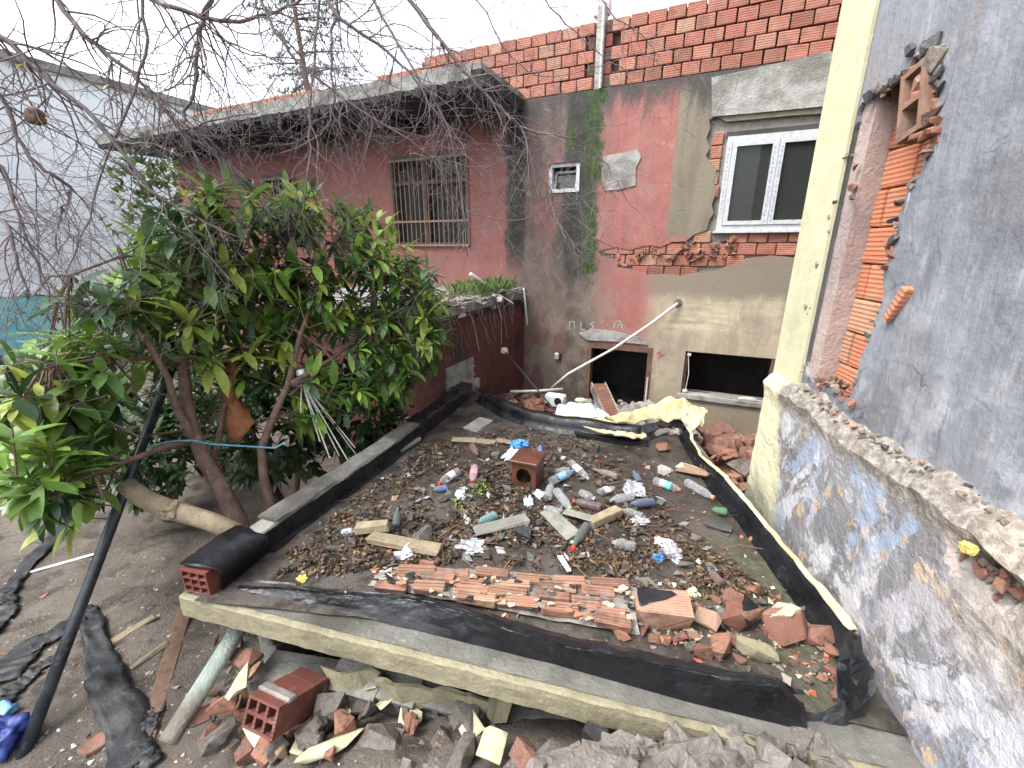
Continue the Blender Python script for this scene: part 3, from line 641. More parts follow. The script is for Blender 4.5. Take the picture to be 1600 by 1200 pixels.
# doorway and lower window trim
a, b, c, d = DOOR
g = G(); bar(g, a, a + .06, c, d, -.012, .14); bar(g, b - .06, b, c, d, -.012, .14); bar(g, a + .06, b - .06, d - .07, d, -.012, .14); df = part('door_frame', g, MAT['brownwood'], house)
g = G(); g.tube([(b - .03, -.03, .1), (b - .028, -.03, 1.3)], .012, 6); part('conduit', g, MAT['wpipe'], df)
a, b, c, d = LOW
g = G(); bar(g, a, a + .035, c, d, .05, .12); bar(g, b - .06, b, c, d, .01, .12); bar(g, a + .035, b - .06, d - .02, d, .05, .12); lf = part('low_window_frame', g, MAT['brownwood'], house)
g = G(); bar(g, a - .04, b + .05, c - .045, c + .012, -.035, .12); part('sill', g, MAT['concrete'], lf)
g = G(); bar(g, a - .02, b + .05, c - .075, c - .047, -.02, -.001); part('sill', g, MAT['ledge'], lf)
for x, z, sx in ((a + .05, d - .05, .05), (a + .05, c + .04, .07), (b - .25, c + .035, .2)):
    g = G(); g.rock(sx, .05, .045, 2, .3, 2, int(z * 100), Matrix.Translation((x, .03, z))); part('fixing', g, MAT['wpipe'], lf)
g = G(); g.tube([(a + .04, .04, d - .07), (a + .07, .03, 1.4), (a + .055, .03, c + .06)], .006, 5); part('cord', g, MAT['wpipe'], lf)
# white junction lamp on wall
xz = PB(871, 556); g = G(); g.cbox(.07, .05, .11, .02, .002, 2, Matrix.Translation((xz[0], -.03, xz[1]))); wl = part('wall_lamp', g, MAT['pvc'], house)
g = G(); g.box(xz[0] + .036, xz[0] + .06, -.02, -.002, xz[1] - .07, xz[1] + .05); part('back_plate', g, MAT['black'], wl)
g = G(); x0, z0 = PB(1062, 473); g.lathe([(.001, 0), (.05, 0), (.05, .012), (.03, .02), (.001, .02)], 14, Matrix.Translation((x0 - .02, -.001, z0)) @ Matrix.Rotation(math.pi / 2, 4, 'X')); part('pipe_flange', g, MAT['mortar'], house)
# annex running towards the yard: dark red side wall and slab canopy
SX = -2.55; NA = 3.72 - DB
annex = thing('annex', 'low dark red annex with a thin littered concrete canopy slab beside the shrub', 'annex', MB @ Matrix.Translation((SX, 0, 0)))
g = G(); g.box(-.22, 0, NA, -.002, 0.1, 2.30); part('side_wall', g, MAT['redwall'], annex)
g = G(); g.box(-2.4, -.221, NA + .05, NA + .25, 0.1, 2.30); part('front_wall', g, MAT['redwall'], annex)
g = G()
rows = []
for j, (yy, zz_) in enumerate(((0, 2.31), (.0, 2.35), (.0, 2.40), (.12, 2.41), (.3, 2.41))): pass
for x in range(24):
    X0 = -2.5 + x * .11
    rows.append([Vector((X0, yy + .02 * fbm(X0 * 4, yy * 3, 2), zz_ + .012 * fbm(X0 * 5, yy * 4, 7))) for yy, zz_ in ((NA - .12, 2.305), (NA - .14, 2.34), (NA - .12, 2.40), (-1.4, 2.415), (-.7, 2.42), (-.004, 2.42), (-.004, 2.305), (-1.0, 2.305))])
g.grid(rows, closed=True); g.add(rows[-1], [tuple(range(8))]); g.add(rows[0], [tuple(range(8))]); part('canopy_slab', g, MAT['overhang'], annex)
g = G(); g.box(.001, .03, -1.5, -.01, 2.22, 2.30); part('edge_beam', g, MAT['soffit'], annex)
g = G(); g.box(.001, .02, NA + .1, NA + .7, 1.2, 1.75); 
for k in range(5): g.box(.0205, .035, NA + .1, NA + .7, 1.23 + k * .1, 1.25 + k * .1)
part('grey_louvre', g, MAT['block'], annex)
# ---------------------------------------------------------------- white building on the left
SW = -13.0
MW_ = frame(AV, NV, UP, AV * SW)
wb = thing('white_building', 'tall plain white rendered building side with dark coping at far left', 'building', MW_)
g = G(); g.box(-8, 0, -14, 16, -.5, 6.45); part('wall', g, MAT['whitewall'], wb)
g = G(); g.box(-8.1, .12, -14, 16, 6.451, 6.6); part('coping', g, MAT['overhang'], wb)
g = G(); g.box(.001, .03, -13.9, 4.4, -.2, 2.05); part('painted_dado', g, MAT['turq'], wb)
g = G(); g.box(.001, .05, -13.9, 4.4, 2.051, 2.16); part('dado_rail', g, MAT['whitewall'], wb)
# ---------------------------------------------------------------- right building
rb = thing('grey_building', 'close grey rendered wall with cream corner strip and broken brick niche on the right', 'building', MR)
def jag(P, amp, seed, n=3):
    out = []; r = random.Random(seed)
    for i in range(len(P)):
        (x0, z0), (x1, z1) = P[i], P[(i + 1) % len(P)]
        for k in range(n):
            t = k / n; out.append((lerp(x0, x1, t) + r.uniform(-amp, amp), lerp(z0, z1, t) + r.uniform(-amp, amp)))
    return out
np_ = [(1345, 162), (1382, 135), (1418, 116), (1428, 84), (1448, 72), (1468, 76), (1472, 120), (1462, 190), (1448, 240), (1440, 268), (1418, 300), (1404, 340), (1398, 378), (1382, 420), (1378, 470), (1362, 515), (1345, 560), (1336, 595), (1326, 628), (1295, 604), (1263, 592), (1257, 560), (1264, 505), (1276, 450), (1290, 400), (1301, 340), (1312, 290), (1322, 240), (1338, 190)]
NI = [PR(u, v) for u, v in np_]
XE = 2.565
NIJ = jag(NI, .008, 3)
g = G(); g.plate(rect(-1.2, XE, 2.2, 6.6), [NIJ], -.02, 0); 
uw = part('upper_wall', g, MAT['rwall'], rb)
# behind the plaster: reveal + brick infill + core
nx = [p[0] for p in NI]; JX = 2.455
g = G(); g.box(-1.2, JX - .62, -.35, -.021, 2.2, 6.6); g.box(JX - .62, XE, -.35, -.021, 3.84, 6.6); g.box(JX - .62, XE, -.35, -.021, 2.2, 2.26); g.box(JX - .62, JX + .0, -.35, -.24, 2.26, 3.84); part('wall_core', g, MAT['mortar'], rb)
g = G(); g.box(JX, XE, -.35, -.021, 2.261, 3.839); part('niche_jamb', g, MAT['pinkplaster'], rb)
CO_ = JX - .6
bo = [G().cbox(.28, .1, .158, .006, .002, 60 + i).mesh('brick') for i in range(5)]
for m in bo: m.materials.append(MAT['brick_orange'])
R = random.Random(9)
for r in range(10):
    for c in range(4):
        x = JX - .07 - c * .29 + (r % 2) * .145; sc = 1
        x1 = min(x + .14, JX); x0 = x - .14
        if x1 - x0 < .03 or x0 < JX - .62 + .0: 
            x0 = max(x0, JX - .615)
            if x1 - x0 < .04: continue
        inst('brick', R.choice(bo), uw, Matrix.Translation(((x0 + x1) / 2, -.157 + R.uniform(-.003, .003), 2.345 + r * .1655)) @ Matrix.Diagonal(((x1 - x0) / .28 * .98, 1, 1, 1)))
# broken edge fragments
fm = [G().chunk(.07, .05, .06, 140 + i, 15).mesh('fragment') for i in range(8)]
for m in fm: m.materials.append(MAT['crumb'])
fb = [G().chunk(.08, .05, .06, 160 + i, 15).mesh('fragment') for i in range(6)]
for m in fb: m.materials.append(MAT['brick_rubble'])
fd = [G().chunk(.07, .05, .06, 180 + i, 15).mesh('fragment') for i in range(4)]
for m in fd: m.materials.append(MAT['slate'])
def scatter(pxs, n, jit, kinds, smin, smax, y0=-.06, y1=.02):
    for i in range(n):
        k = R.randrange(len(pxs) - 1); t = R.random(); u = lerp(pxs[k][0], pxs[k + 1][0], t) + R.uniform(-jit, jit); v = lerp(pxs[k][1], pxs[k + 1][1], t) + R.uniform(-jit, jit)
        x, z = PR(u, v); s = R.uniform(smin, smax)
        inst('fragment', R.choice(R.choice(kinds)), uw, Matrix.Translation((x, R.uniform(y0, y1), z)) @ Matrix.Rotation(R.uniform(0, 6), 4, 'Y') @ Matrix.Rotation(R.uniform(0, 6), 4, 'Z') @ Matrix.Diagonal((s, s * .8, s * R.uniform(.6, 1.2), 1)))
scatter(np_[4:9], 42, 8, [fm, fb, fd], .5, 1.1)
scatter(np_[8:14], 30, 5, [fm, fm, fb, fd], .25, .7)
scatter(np_[14:21], 26, 4, [fm], .2, .5)
scatter(np_[0:5], 26, 6, [fm, fb, fd], .3, .8)
scatter(np_[20:28], 40, 5, [fm, fm, fb], .2, .55)
scatter([(1262, 585), (1295, 598), (1330, 630)], 30, 7, [fm, fb], .3, .7)
for (u, v, kinds, s) in ((1337, 262, fb, .5), (1330, 292, fb, .7), (1333, 308, fb, .5), (1391, 382, fb, .8), (1400, 375, fd, .7), (1395, 396, fb, .7), (1445, 145, fb, 1.2), (1440, 128, fb, 1.2), (1460, 92, fm, 1.2), (1425, 78, fd, .8), (1468, 82, fd, .9)):
    x, z = PR(u, v); inst('fragment', kinds[0], uw, Matrix.Translation((x, -.0, z)) @ Matrix.Rotation(v, 4, 'Y') @ Matrix.Diagonal((s, s, s, 1)))
# half brick hanging in the top of the gap (hollow, open to the yard)
def hollow(sx, sy, sz, nx_, nz_, t=.012):
    g = G(); g.cbox(sx, sy * .3, sz, .004, .001, 1, Matrix.Translation((0, -sy * .35, 0)))
    for i in range(nx_ + 1):
        x = lerp(-sx / 2 + t / 2, sx / 2 - t / 2, i / nx_); g.box(x - t / 2, x + t / 2, -sy * .2, sy / 2, -sz / 2, sz / 2)
    for i in range(nz_ + 1):
        z = lerp(-sz / 2 + t / 2, sz / 2 - t / 2, i / nz_)
        for j in range(nx_):
            xa = lerp(-sx / 2 + t / 2, sx / 2 - t / 2, j / nx_) + t / 2; xb = lerp(-sx / 2 + t / 2, sx / 2 - t / 2, (j + 1) / nx_) - t / 2; g.box(xa, xb, -sy * .2, sy / 2, z - t / 2, z + t / 2)
    return g
x, z = PR(1436, 158); hg = hollow(.13, .10, .26, 1, 2, .022); hm_ = hg.mesh('broken_brick'); hm_.materials.append(MAT['brick_dull'])
inst('broken_brick', hm_, uw, Matrix.Translation((x, -.02, z)) @ Matrix.Rotation(.25, 4, 'Y'))
x, z = PR(1452, 210); sg_ = G().cbox(.12, .04, .028, .004, .004, 5).mesh('brick_shard'); sg_.materials.append(MAT['brick_rubble']); inst('brick_shard', sg_, uw, Matrix.Translation((x, .012, z)) @ Matrix.Rotation(-.0, 4, 'Y'))
x, z = PR(1408, 476); sg_ = G().cbox(.03, .03, .155, .004, .004, 6).mesh('brick_shard'); sg_.materials.append(MAT['brick_orange']); inst('brick_shard', sg_, uw, Matrix.Translation((x, .012, z)) @ Matrix.Rotation(-.5, 4, 'Y'))
# cream corner strip
g = G(); g.box(XE, 2.89, -.35, .016, 2.0, 6.6); part('corner_strip', g, MAT['cream'], rb)
g = G(); g.box(XE + .02, 2.858, -8, -.352, -.5, 6.58); g.box(-1.2, XE + .02, -8, -7.8, -.5, 6.58); g.box(-1.2, 2.858, -8, .0, 6.601, 6.75); part('outer_shell', g, MAT['rwall'], rb)
# plinth with a rough ledge: real relief
rows = []; nX = 110
for i in range(nX + 1):
    X0 = -1.2 + (2.86 + 1.2) * i / nX; r_ = []
    zl = 2.235 + .03 * fbm(X0 * 2.3, 0, 3) + .02 * fbm(X0 * 9, 1, 3)
    for j in range(46):
        z = -.5 + (zl + .5) * (j / 45) ** .8
        y = .062 + .010 * fbm(X0 * 3, z * 3, 1) + .006 * fbm(X0 * 14, z * 14, 6, 3)
        top = sst(z, zl - .14, zl - .02); y += .018 * top + .014 * top * fbm(X0 * 11, z * 11, 9, 3) - .03 * sst(z, zl - .03, zl)
        hole = math.exp(-((X0 - 1.22) / .10) ** 2 - ((z - 2.10) / .05) ** 2); y -= .10 * hole * (1 + .5 * fbm(X0 * 20, z * 20, 2))
        br = sst(.9 + .6 - X0, 0, .5) * sst(z, 1.75, 2.0); y += br * .02 * fbm(X0 * 9, z * 9, 4, 4)
        r_.append(Vector((X0, y, z)))
    for k, y in enumerate((.03, .0, -.02)): r_.append(Vector((X0, y + .014 * fbm(X0 * 10, k, 8), zl + .01 * (k + 1) + .03 * sst(k, 0, 2) + .018 * fbm(X0 * 8, k * 2, 5))))
    r_.append(Vector((X0, -.06, zl + .06))); rows.append(r_)
g = G(); g.grid(rows); e = rows[-1]; g.add([e[0], e[-1], Vector((2.86, -.35, e[-1].z)), Vector((2.86, -.35, -.5))] , [(0, 1, 2, 3)])
# end cap faces follow the last profile
pl = part('plinth', g, MAT['plinth'], rb, smooth=False)
g = G(); last = [p.copy() for p in e]; b0 = [Vector((2.8602, -.3, p.z)) for p in e]; g.grid([[Vector((2.8602, p.y, p.z)) for p in e], b0]); part('plinth_end', g, MAT['cream'], rb)
R = random.Random(12)
for i in range(170):                                       # rubble lodged on the ledge
    X0 = R.uniform(.8, 2.5); zl = 2.235 + .03 * fbm(X0 * 2.3, 0, 3); s = R.uniform(.12, .45)
    inst('fragment', R.choice(R.choice([fm, fm, fb, fd] if i % 3 == 0 else [fm])), pl, Matrix.Translation((X0, R.uniform(-.005, .05), zl + R.uniform(.0, .035))) @ Matrix.Rotation(R.uniform(0, 6), 4, 'Z') @ Matrix.Rotation(R.uniform(0, 6), 4, 'X') @ Matrix.Diagonal((s, s, s * .7, 1)))
for i in range(40):
    X0 = 1.22 + R.gauss(0, .07); s = R.uniform(.2, .6)
    inst('fragment', R.choice(R.choice([fm, fb])), pl, Matrix.Translation((X0, R.uniform(-.02, .05), 2.10 + R.gauss(0, .035))) @ Matrix.Rotation(R.uniform(0, 6), 4, 'Y') @ Matrix.Diagonal((s, s, s, 1)))
x, z = PR(1520, 857, .09); g = G().rock(.04, .03, .03, 3, .35, 2.4, 5, Matrix.Translation((x, .10, z))); part('yellow_foam', g, MAT['yellow'], rb)
# ---------------------------------------------------------------- the shed with the littered flat roof
RZ = 1.40
def polyl(P, t):                                            # point at fraction t of a polyline
    L = [(P[i + 1] - P[i]).length for i in range(len(P) - 1)]; T = sum(L) * min(1, max(0, t))
    for i, l in enumerate(L):
        if T <= l or i == len(L) - 1: return P[i].lerp(P[i + 1], min(1, T / max(l, 1e-9)))
        T -= l
def loft(edges, n, jit=0.0, seed=0.0, freq=6):              # edges: list of world polylines -> grid rows
    rows = []
    for i in range(n + 1):
        t = i / n; r = []
        for k, e in enumerate(edges):
            p = polyl(e, t).copy()
            if jit: p += Vector((fbm(t * freq + seed, k * .7, 1), fbm(t * freq + seed, k * .7, 11), fbm(t * freq + seed, k * .7, 21))) * jit
            r.append(p)
        rows.append(r)
    return rows
def pxl(pts, z): return [PZ(u, v, z if not isinstance(z, (list, tuple)) else z[i]) for i, (u, v) in enumerate(pts)]
shed = thing('shed', 'low shed whose littered flat roof slab is edged with torn black bitumen kerbs', 'shed', Matrix.Translation((0, 2.6, .5)))
KR = pxl([(1064, 682), (1092, 730), (1117, 770), (1160, 817), (1212, 890), (1268, 965), (1322, 1040)], RZ)      # inner foot of right kerb
KL = [Vector(p) for p in ((-1.42, 1.70, RZ), (-1.345, 2.02, RZ), (-1.08, 2.7, RZ), (-.93, 3.12, RZ), (-.63, 4.04, RZ), (-.43, 4.72, RZ))]
KB = pxl([(748, 626), (790, 652), (830, 666), (870, 674), (930, 684), (1000, 692)], RZ)
FA, FB = Vector((-1.62, 1.712, 1.38)), Vector((1.32, .925, 1.38))      # front arris of the slab
ob = [FA, FB, Vector((KR[-1].x + .09, KR[-1].y, 0)), Vector((KR[3].x + .12, KR[3].y, 0)), Vector((KR[0].x + .14, KR[0].y + .1, 0)), Vector((KB[-1].x, KB[-1].y + .2, 0)), Vector((KB[2].x, KB[2].y + .18, 0)), Vector((-.45, 4.95, 0)), Vector((-.66, 4.86, 0)), Vector((-1.1, 3.1, 0))]
g = G(); n_ = len(ob); g.add([(p.x, p.y, 1.28) for p in ob] + [(p.x, p.y, 1.372) for p in ob], [tuple(range(n_ - 1, -1, -1)), tuple(range(n_, 2 * n_))] + [(i, (i + 1) % n_, (i + 1) % n_ + n_, i + n_) for i in range(n_)])
slab = part('roof_slab', g, MAT['ledge'], shed, world=True)
# front fascia with rounded, chipped arris
rows = []
for i in range(91):
    t = i / 90; p = FA.lerp(FB, t); q = Vector((-(FB - FA).y, (FB - FA).x, 0)).normalized()
    r = []
    for off, z in ((.14, 1.381), (.05, 1.383), (.006, 1.382), (-.004, 1.376), (-.006, 1.35), (-.006, 1.31), (-.006, 1.272), (.0, 1.266), (.1, 1.266)):
        c = .005 * fbm(t * 40, z * 19, 3) ; r.append(p + q * (off + (c if off < .1 else 0)) + Vector((0, 0, z - p.z + .006 * fbm(t * 30, off * 20, 8))))
    rows.append(r)
g = G(); g.grid(rows); part('fascia', g, MAT['fascia'], slab, world=True)
rows = []
for i in range(91):
    t = i / 90; p = FA.lerp(FB, t); q = Vector((-(FB - FA).y, (FB - FA).x, 0)).normalized()
    rows.append([p + q * off + Vector((0, 0, 1.388 - p.z + .006 * fbm(t * 26, off * 30, 4) - .016 * sst(-off, -.02, -.0))) for off in (.34, .25, .16, .10, .05, .022)])
g = G(); g.grid(rows); part('ledge', g, MAT['ledge'], slab, world=True, smooth=True)
def roofz(x, y): return RZ + .012 * fbm(x * 2.2, y * 2.2, 3) + .006 * fbm(x * 9, y * 9, 5) + .018 * math.exp(-((x + .1) / .8) ** 2 - ((y - 2.5) / .6) ** 2)
nU, nV = 70, 80; rows = []
fe = [Vector((-1.46, 1.66, 0)), Vector((-.3, 1.52, 0)), Vector((.4, 1.34, 0)), Vector((1.36, 1.05, 0))]
be = [Vector((-.40, 4.90, 0)), KB[1] + Vector((0, .08, 0)), KB[3] + Vector((0, .1, 0)), KB[5] + Vector((.0, .1, 0)), KR[0] + Vector((.03, .05, 0))]
for j in range(nV + 1):
    tv = j / nV; r = []
    Lp = polyl([Vector((p.x, p.y, 0)) for p in KL], tv) + Vector((-.05, 0, 0)); Rp = polyl([Vector((p.x, p.y, 0)) for p in KR[::-1]], tv) + Vector((.04, 0, 0))
    for i in range(nU + 1):
        tu = i / nU
        f0 = polyl(fe, tu); b0 = polyl(be, tu); c00, c10, c01, c11 = fe[0], fe[-1], be[0], be[-1]
        p = (Lp * (1 - tu) + Rp * tu) + (f0 * (1 - tv) + b0 * tv) - ((KL[0].lerp(KR[-1], tu)) * (1 - tv) + KL[-1].lerp(KR[0], tu) * tv)
        r.append(Vector((p.x, p.y, roofz(p.x, p.y))))
    rows.append(r)
g = G(); g.grid(rows); part('roof_surface', g, MAT['roof'], shed, world=True, smooth=True, recalc=False)
# walls under the slab: concrete block, front one broken
def wallbox(p, q, th, z0, z1, m, nm):
    d = (q - p); L = d.length; M = frame(d.normalized(), UP.cross(d.normalized()), UP, Vector((p.x, p.y, 0))); g = G(); g.box(0, L, 0, th, z0, z1, M); return part(nm, g, m, shed, world=True)
wallbox(Vector((-1.42, 1.9, 0)), Vector((-.5, 4.7, 0)), -.12, -.2, 1.279, MAT['block'], 'side_wall')
wallbox(Vector((-.4, 4.7, 0)), Vector((1.3, 3.6, 0)), -.12, -.2, 1.279, MAT['block'], 'back_wall')
wallbox(Vector((1.32, 1.2, 0)), Vector((1.45, 3.4, 0)), .1, -.2, 1.279, MAT['block'], 'side_wall')
# left kerb
def off2(P, d):
    out = []
    for i, p in enumerate(P):
        t = (P[min(i + 1, len(P) - 1)] - P[max(i - 1, 0)]); t.z = 0; t.normalize(); out.append(p + Vector((-t.y, t.x, 0)) * d)
    return out
def kerb(path, t0, t1, w_, h0, mat, nm, par_, n=40, jit=.004, seed=0, roll=.012, inset=0.0, z0=0.0):
    rows = []
    for i in range(n + 1):
        t = lerp(t0, t1, i / n); p = polyl(path, t); d = polyl(path, min(1, t + .02)) - polyl(path, max(0, t - .02)); d.z = 0; d.normalize(); q = Vector((-d.y, d.x, 0)); r = []
        for k, (o, z) in enumerate(((inset, z0), (inset + .002, h0 - roll), (inset + roll, h0), (w_ * .5, h0 + .004), (w_ - inset - roll, h0), (w_ - inset, h0 - roll), (w_ - inset, z0))):
            r.append(p + q * (o + jit * fbm(t * 20 + seed, k * .8, 2)) + Vector((0, 0, z + (jit * 1.6 * fbm(t * 16 + seed, k * .8, 9) if z > z0 else 0))))
        rows.append(r)
    g = G(); g.grid(rows, closed=True); g.add(rows[0], [tuple(range(7))]); g.add(rows[-1], [tuple(range(7))]); return part(nm, g, mat, par_, world=True)
lk = kerb(KL, .03, .985, .15, .118, MAT['mortar'], 'left_kerb', shed, inset=.012)
kerb(KL, .13, .60, .155, .138, MAT['kerbcap'], 'mortar_cap', lk, seed=2, z0=.1195, jit=.006)
kerb(KL, .60, .985, .162, .137, MAT['bitumen'], 'bitumen_skin', lk, seed=5, jit=.012)
# tar on the inner face
rows = []
for i in range(40):
    t = lerp(.1, .6, i / 39); p = polyl(KL, t); rows.append([p + Vector((.035 + .01 * fbm(t * 20, 1), -.004, .003)), p + Vector((.0, 0, .01)), p + Vector((-.004 + .004 * fbm(t * 15, 4), 0, .07)), p + Vector((-.003, 0, .112 + .012 * fbm(t * 25, 7)))])
g = G(); g.grid(rows); o = part('bitumen_skin', g, MAT['bitumen'], lk, world=True); mod(o, 'SOLIDIFY', thickness=.006)
# torn flap over the near end of the left kerb
e0 = pxl([(281, 882), (330, 845), (368, 822), (388, 824)], 1.548); e1 = pxl([(300, 885), (345, 857), (378, 836), (400, 832)], 1.553); e2 = pxl([(334, 890), (372, 862), (398, 846), (418, 836)], 1.548); e3 = pxl([(347, 897), (385, 868), (404, 858), (420, 848)], 1.47); e4 = pxl([(345, 922), (385, 890), (406, 872), (422, 858)], 1.41)
g = G(); g.grid(loft([e0, e1, e2, e3, e4], 16, .006, 3)); o = part('torn_flap', g, MAT['bitumen'], lk, world=True, smooth=True); mod(o, 'SOLIDIFY', thickness=.006, offset=1)
hbk = hollow(.15, .19, .13, 3, 3, .010); hbm2 = hbk.mesh('brick'); hbm2.materials.append(MAT['brick_dark'])
p = PZ(309, 925, 1.40); inst('brick', hbm2, lk, wm(shed).inverted() @ Matrix.Translation(Vector((-1.50, 1.80, 1.466))) @ Matrix.Rotation(math.pi - .22, 4, 'Z'))
# broken mossy end
g = G(); q = Vector((-.50, 4.86, 1.4)); g.rock(.2, .22, .2, 3, .5, 2.5, 4, Matrix.Translation(q + Vector((0, 0, .07)))); part('broken_end', g, MAT['heap'], lk, world=True)
# back kerb
rows = []
for i in range(51):
    t = i / 50; p = polyl(KB, t); j = .014 * fbm(t * 9, 2); hh = .135 + .02 * fbm(t * 6, 5) - .06 * (1 - sst(t, 0, .18))
    d = polyl(KB, min(1, t + .02)) - polyl(KB, max(0, t - .02)); d.z = 0; d.normalize(); q = Vector((-d.y, d.x, 0))
    rows.append([p + q * o + Vector((0, 0, z)) for o, z in ((-.05, .006), (-.012 + j, .012), (.0 + j, hh * .5), (.012 + j, hh * .9), (.045 + j, hh), (.10 + j, hh * .93), (.13, hh * .6), (.14, -.05))])
g = G(); g.grid(rows); bk = part('back_kerb', g, MAT['bitumen'], shed, world=True, smooth=True); mod(bk, 'SOLIDIFY', thickness=.008)
def sheet(nm, edges, n, mat, par_, jit=.01, seed=0, th=.004, sub=0, label=None, world=True):
    g = G(); g.grid(loft(edges, n, jit, seed)); o = part(nm, g, mat, par_, world=True, smooth=True, label=label); mod(o, 'SOLIDIFY', thickness=th, offset=0)
    if sub: mod(o, 'SUBSURF', levels=sub, render_levels=sub)
    return o
def polysheet(nm, px, zf, par_, mat, th=.012, nin=60, jit=.02, freq=9, seed=1, label=None):
    """flat torn sheet traced in plan: outline, own height and thickness, sharp creases"""
    r = random.Random(seed); px = jag(px, 1.6, seed, 3); P = list(px); us = [p[0] for p in px]; vs_ = [p[1] for p in px]; k = 0
    while k < nin:
        q = (r.uniform(min(us), max(us)), r.uniform(min(vs_), max(vs_)))
        if inpoly(q[0], q[1], px): P.append(q); k += 1
    n = len(px); W2 = []
    for u, v in P:
        z = zf(u, v); q = PZ(u, v, z); q += Vector((0, 0, 1)) * jit * fbm(q.x * freq, q.y * freq, seed, 3); W2.append(q)
    res = geometry.delaunay_2d_cdt([Vector(p) for p in P], [(i, (i + 1) % n) for i in range(n)], [list(range(n))], 1, 1e-4)
    co, fs, src = res[0], res[2], res[3]; V = []
    for i, c in enumerate(co): V.append(W2[src[i][0]] if src[i] else PZ(c.x, c.y, zf(c.x, c.y)))
    g = G(); g.add(V, fs); o = part(nm, g, mat, par_, world=True, label=label); mod(o, 'SOLIDIFY', thickness=th, offset=-1); return o
polysheet('cream_flap', [(880, 649), (925, 652), (940, 650), (962, 659), (1010, 676), (1011, 682), (990, 683), (962, 679), (938, 673), (908, 662)], lambda u, v: 1.485 + .03 * sst(u, 940, 880), bk, MAT['creamskin'], .012, 40, .03, 9, 2)
polysheet('bitumen_underside', [(884, 656), (910, 664), (940, 676), (962, 682), (990, 686), (1012, 685), (1008, 692), (960, 690), (900, 676)], lambda u, v: 1.435, bk, MAT['bitumen'], .05, 20, .01, 9, 3)
polysheet('cream_flap', [(944, 652), (970, 646), (1000, 640), (1025, 630), (1047, 623), (1080, 630), (1100, 637), (1105, 647), (1097, 664), (1080, 674), (1071, 662), (1062, 653), (1054, 651), (1047, 655), (1032, 653), (1023, 657), (990, 665), (962, 660)], lambda u, v: 1.53 + .03 * math.sin((u - 940) * .06) - .04 * sst(v, 655, 675), bk, MAT['creamskin'], .012, 90, .05, 7, 5)
polysheet('bitumen_fold', [(992, 668), (1024, 659), (1034, 656), (1047, 658), (1055, 654), (1063, 656), (1072, 666), (1082, 690), (1074, 694), (1062, 668), (1052, 663), (1046, 667), (1032, 664), (1020, 676), (1012, 690), (1002, 686)], lambda u, v: 1.50 - .10 * sst(v, 660, 692), bk, MAT['bitumen'], .02, 16, .01, 9, 6)
# right kerb: black inner face, cream paint showing on the outer skin
top = pxl([(1072, 668), (1092, 712), (1127, 742), (1172, 795), (1206, 835), (1252, 892), (1300, 945), (1332, 985)], 1.535)
rows = []; rows2 = []
for i in range(71):
    t = i / 70; a = polyl(KR, t); b = polyl(top, t); w_ = .018 + .014 * fbm(t * 9, 3) + .012 * sst(t, .25, .3) * (1 - sst(t, .95, 1)); w_ = max(.006, w_ * .62)
    j = Vector((.012 * fbm(t * 11, 1), 0, .010 * fbm(t * 14, 4)))
    rows.append([a + Vector((-.03, 0, .004)), a + Vector((0, 0, .015)), a.lerp(b, .5) + j * 1.4, b + j, b + j + Vector((.006, 0, .002))])
    rows2.append([b + j + Vector((-.002, 0, .004)), b + j + Vector((w_ * .6, 0, .010)), b + j + Vector((w_ + .012, 0, .004)), b + j + Vector((w_ + .02, 0, -.03)), b + j + Vector((w_ + .024, 0, -.13))])
g = G(); g.grid(rows); rk = part('right_kerb', g, MAT['bitumen'], shed, world=True, smooth=True); mod(rk, 'SOLIDIFY', thickness=.008)
g = G(); g.grid(rows2); o = part('cream_edge', g, MAT['creamskin'], rk, world=True, smooth=True); mod(o, 'SOLIDIFY', thickness=.006)
polysheet('cream_flap', [(1266, 905), (1279, 909), (1300, 930), (1318, 955), (1331, 984), (1318, 976), (1296, 946)], lambda u, v: 1.555, rk, MAT['creamskin'], .006, 14, .008, 9, 4)
polysheet('black_corner_flap', [(1326, 986), (1346, 992), (1350, 1030), (1362, 1058), (1366, 1092), (1340, 1108), (1314, 1102), (1309, 1060), (1312, 1016)], lambda u, v: 1.56 - .12 * sst(v, 1010, 1100) + .07 * math.exp(-((u - 1338) / 9.0) ** 2), rk, MAT['plastic_sheet'], .006, 45, .05, 11, 6)
polysheet('black_corner_flap', [(1232, 1106), (1275, 1112), (1318, 1104), (1360, 1084), (1350, 1130), (1340, 1190), (1334, 1262), (1262, 1268), (1208, 1250), (1226, 1192), (1258, 1134)], lambda u, v: 1.45 - (v - 1100) / 160 * .34, rk, MAT['plastic_sheet'], .006, 70, .06, 9, 9)
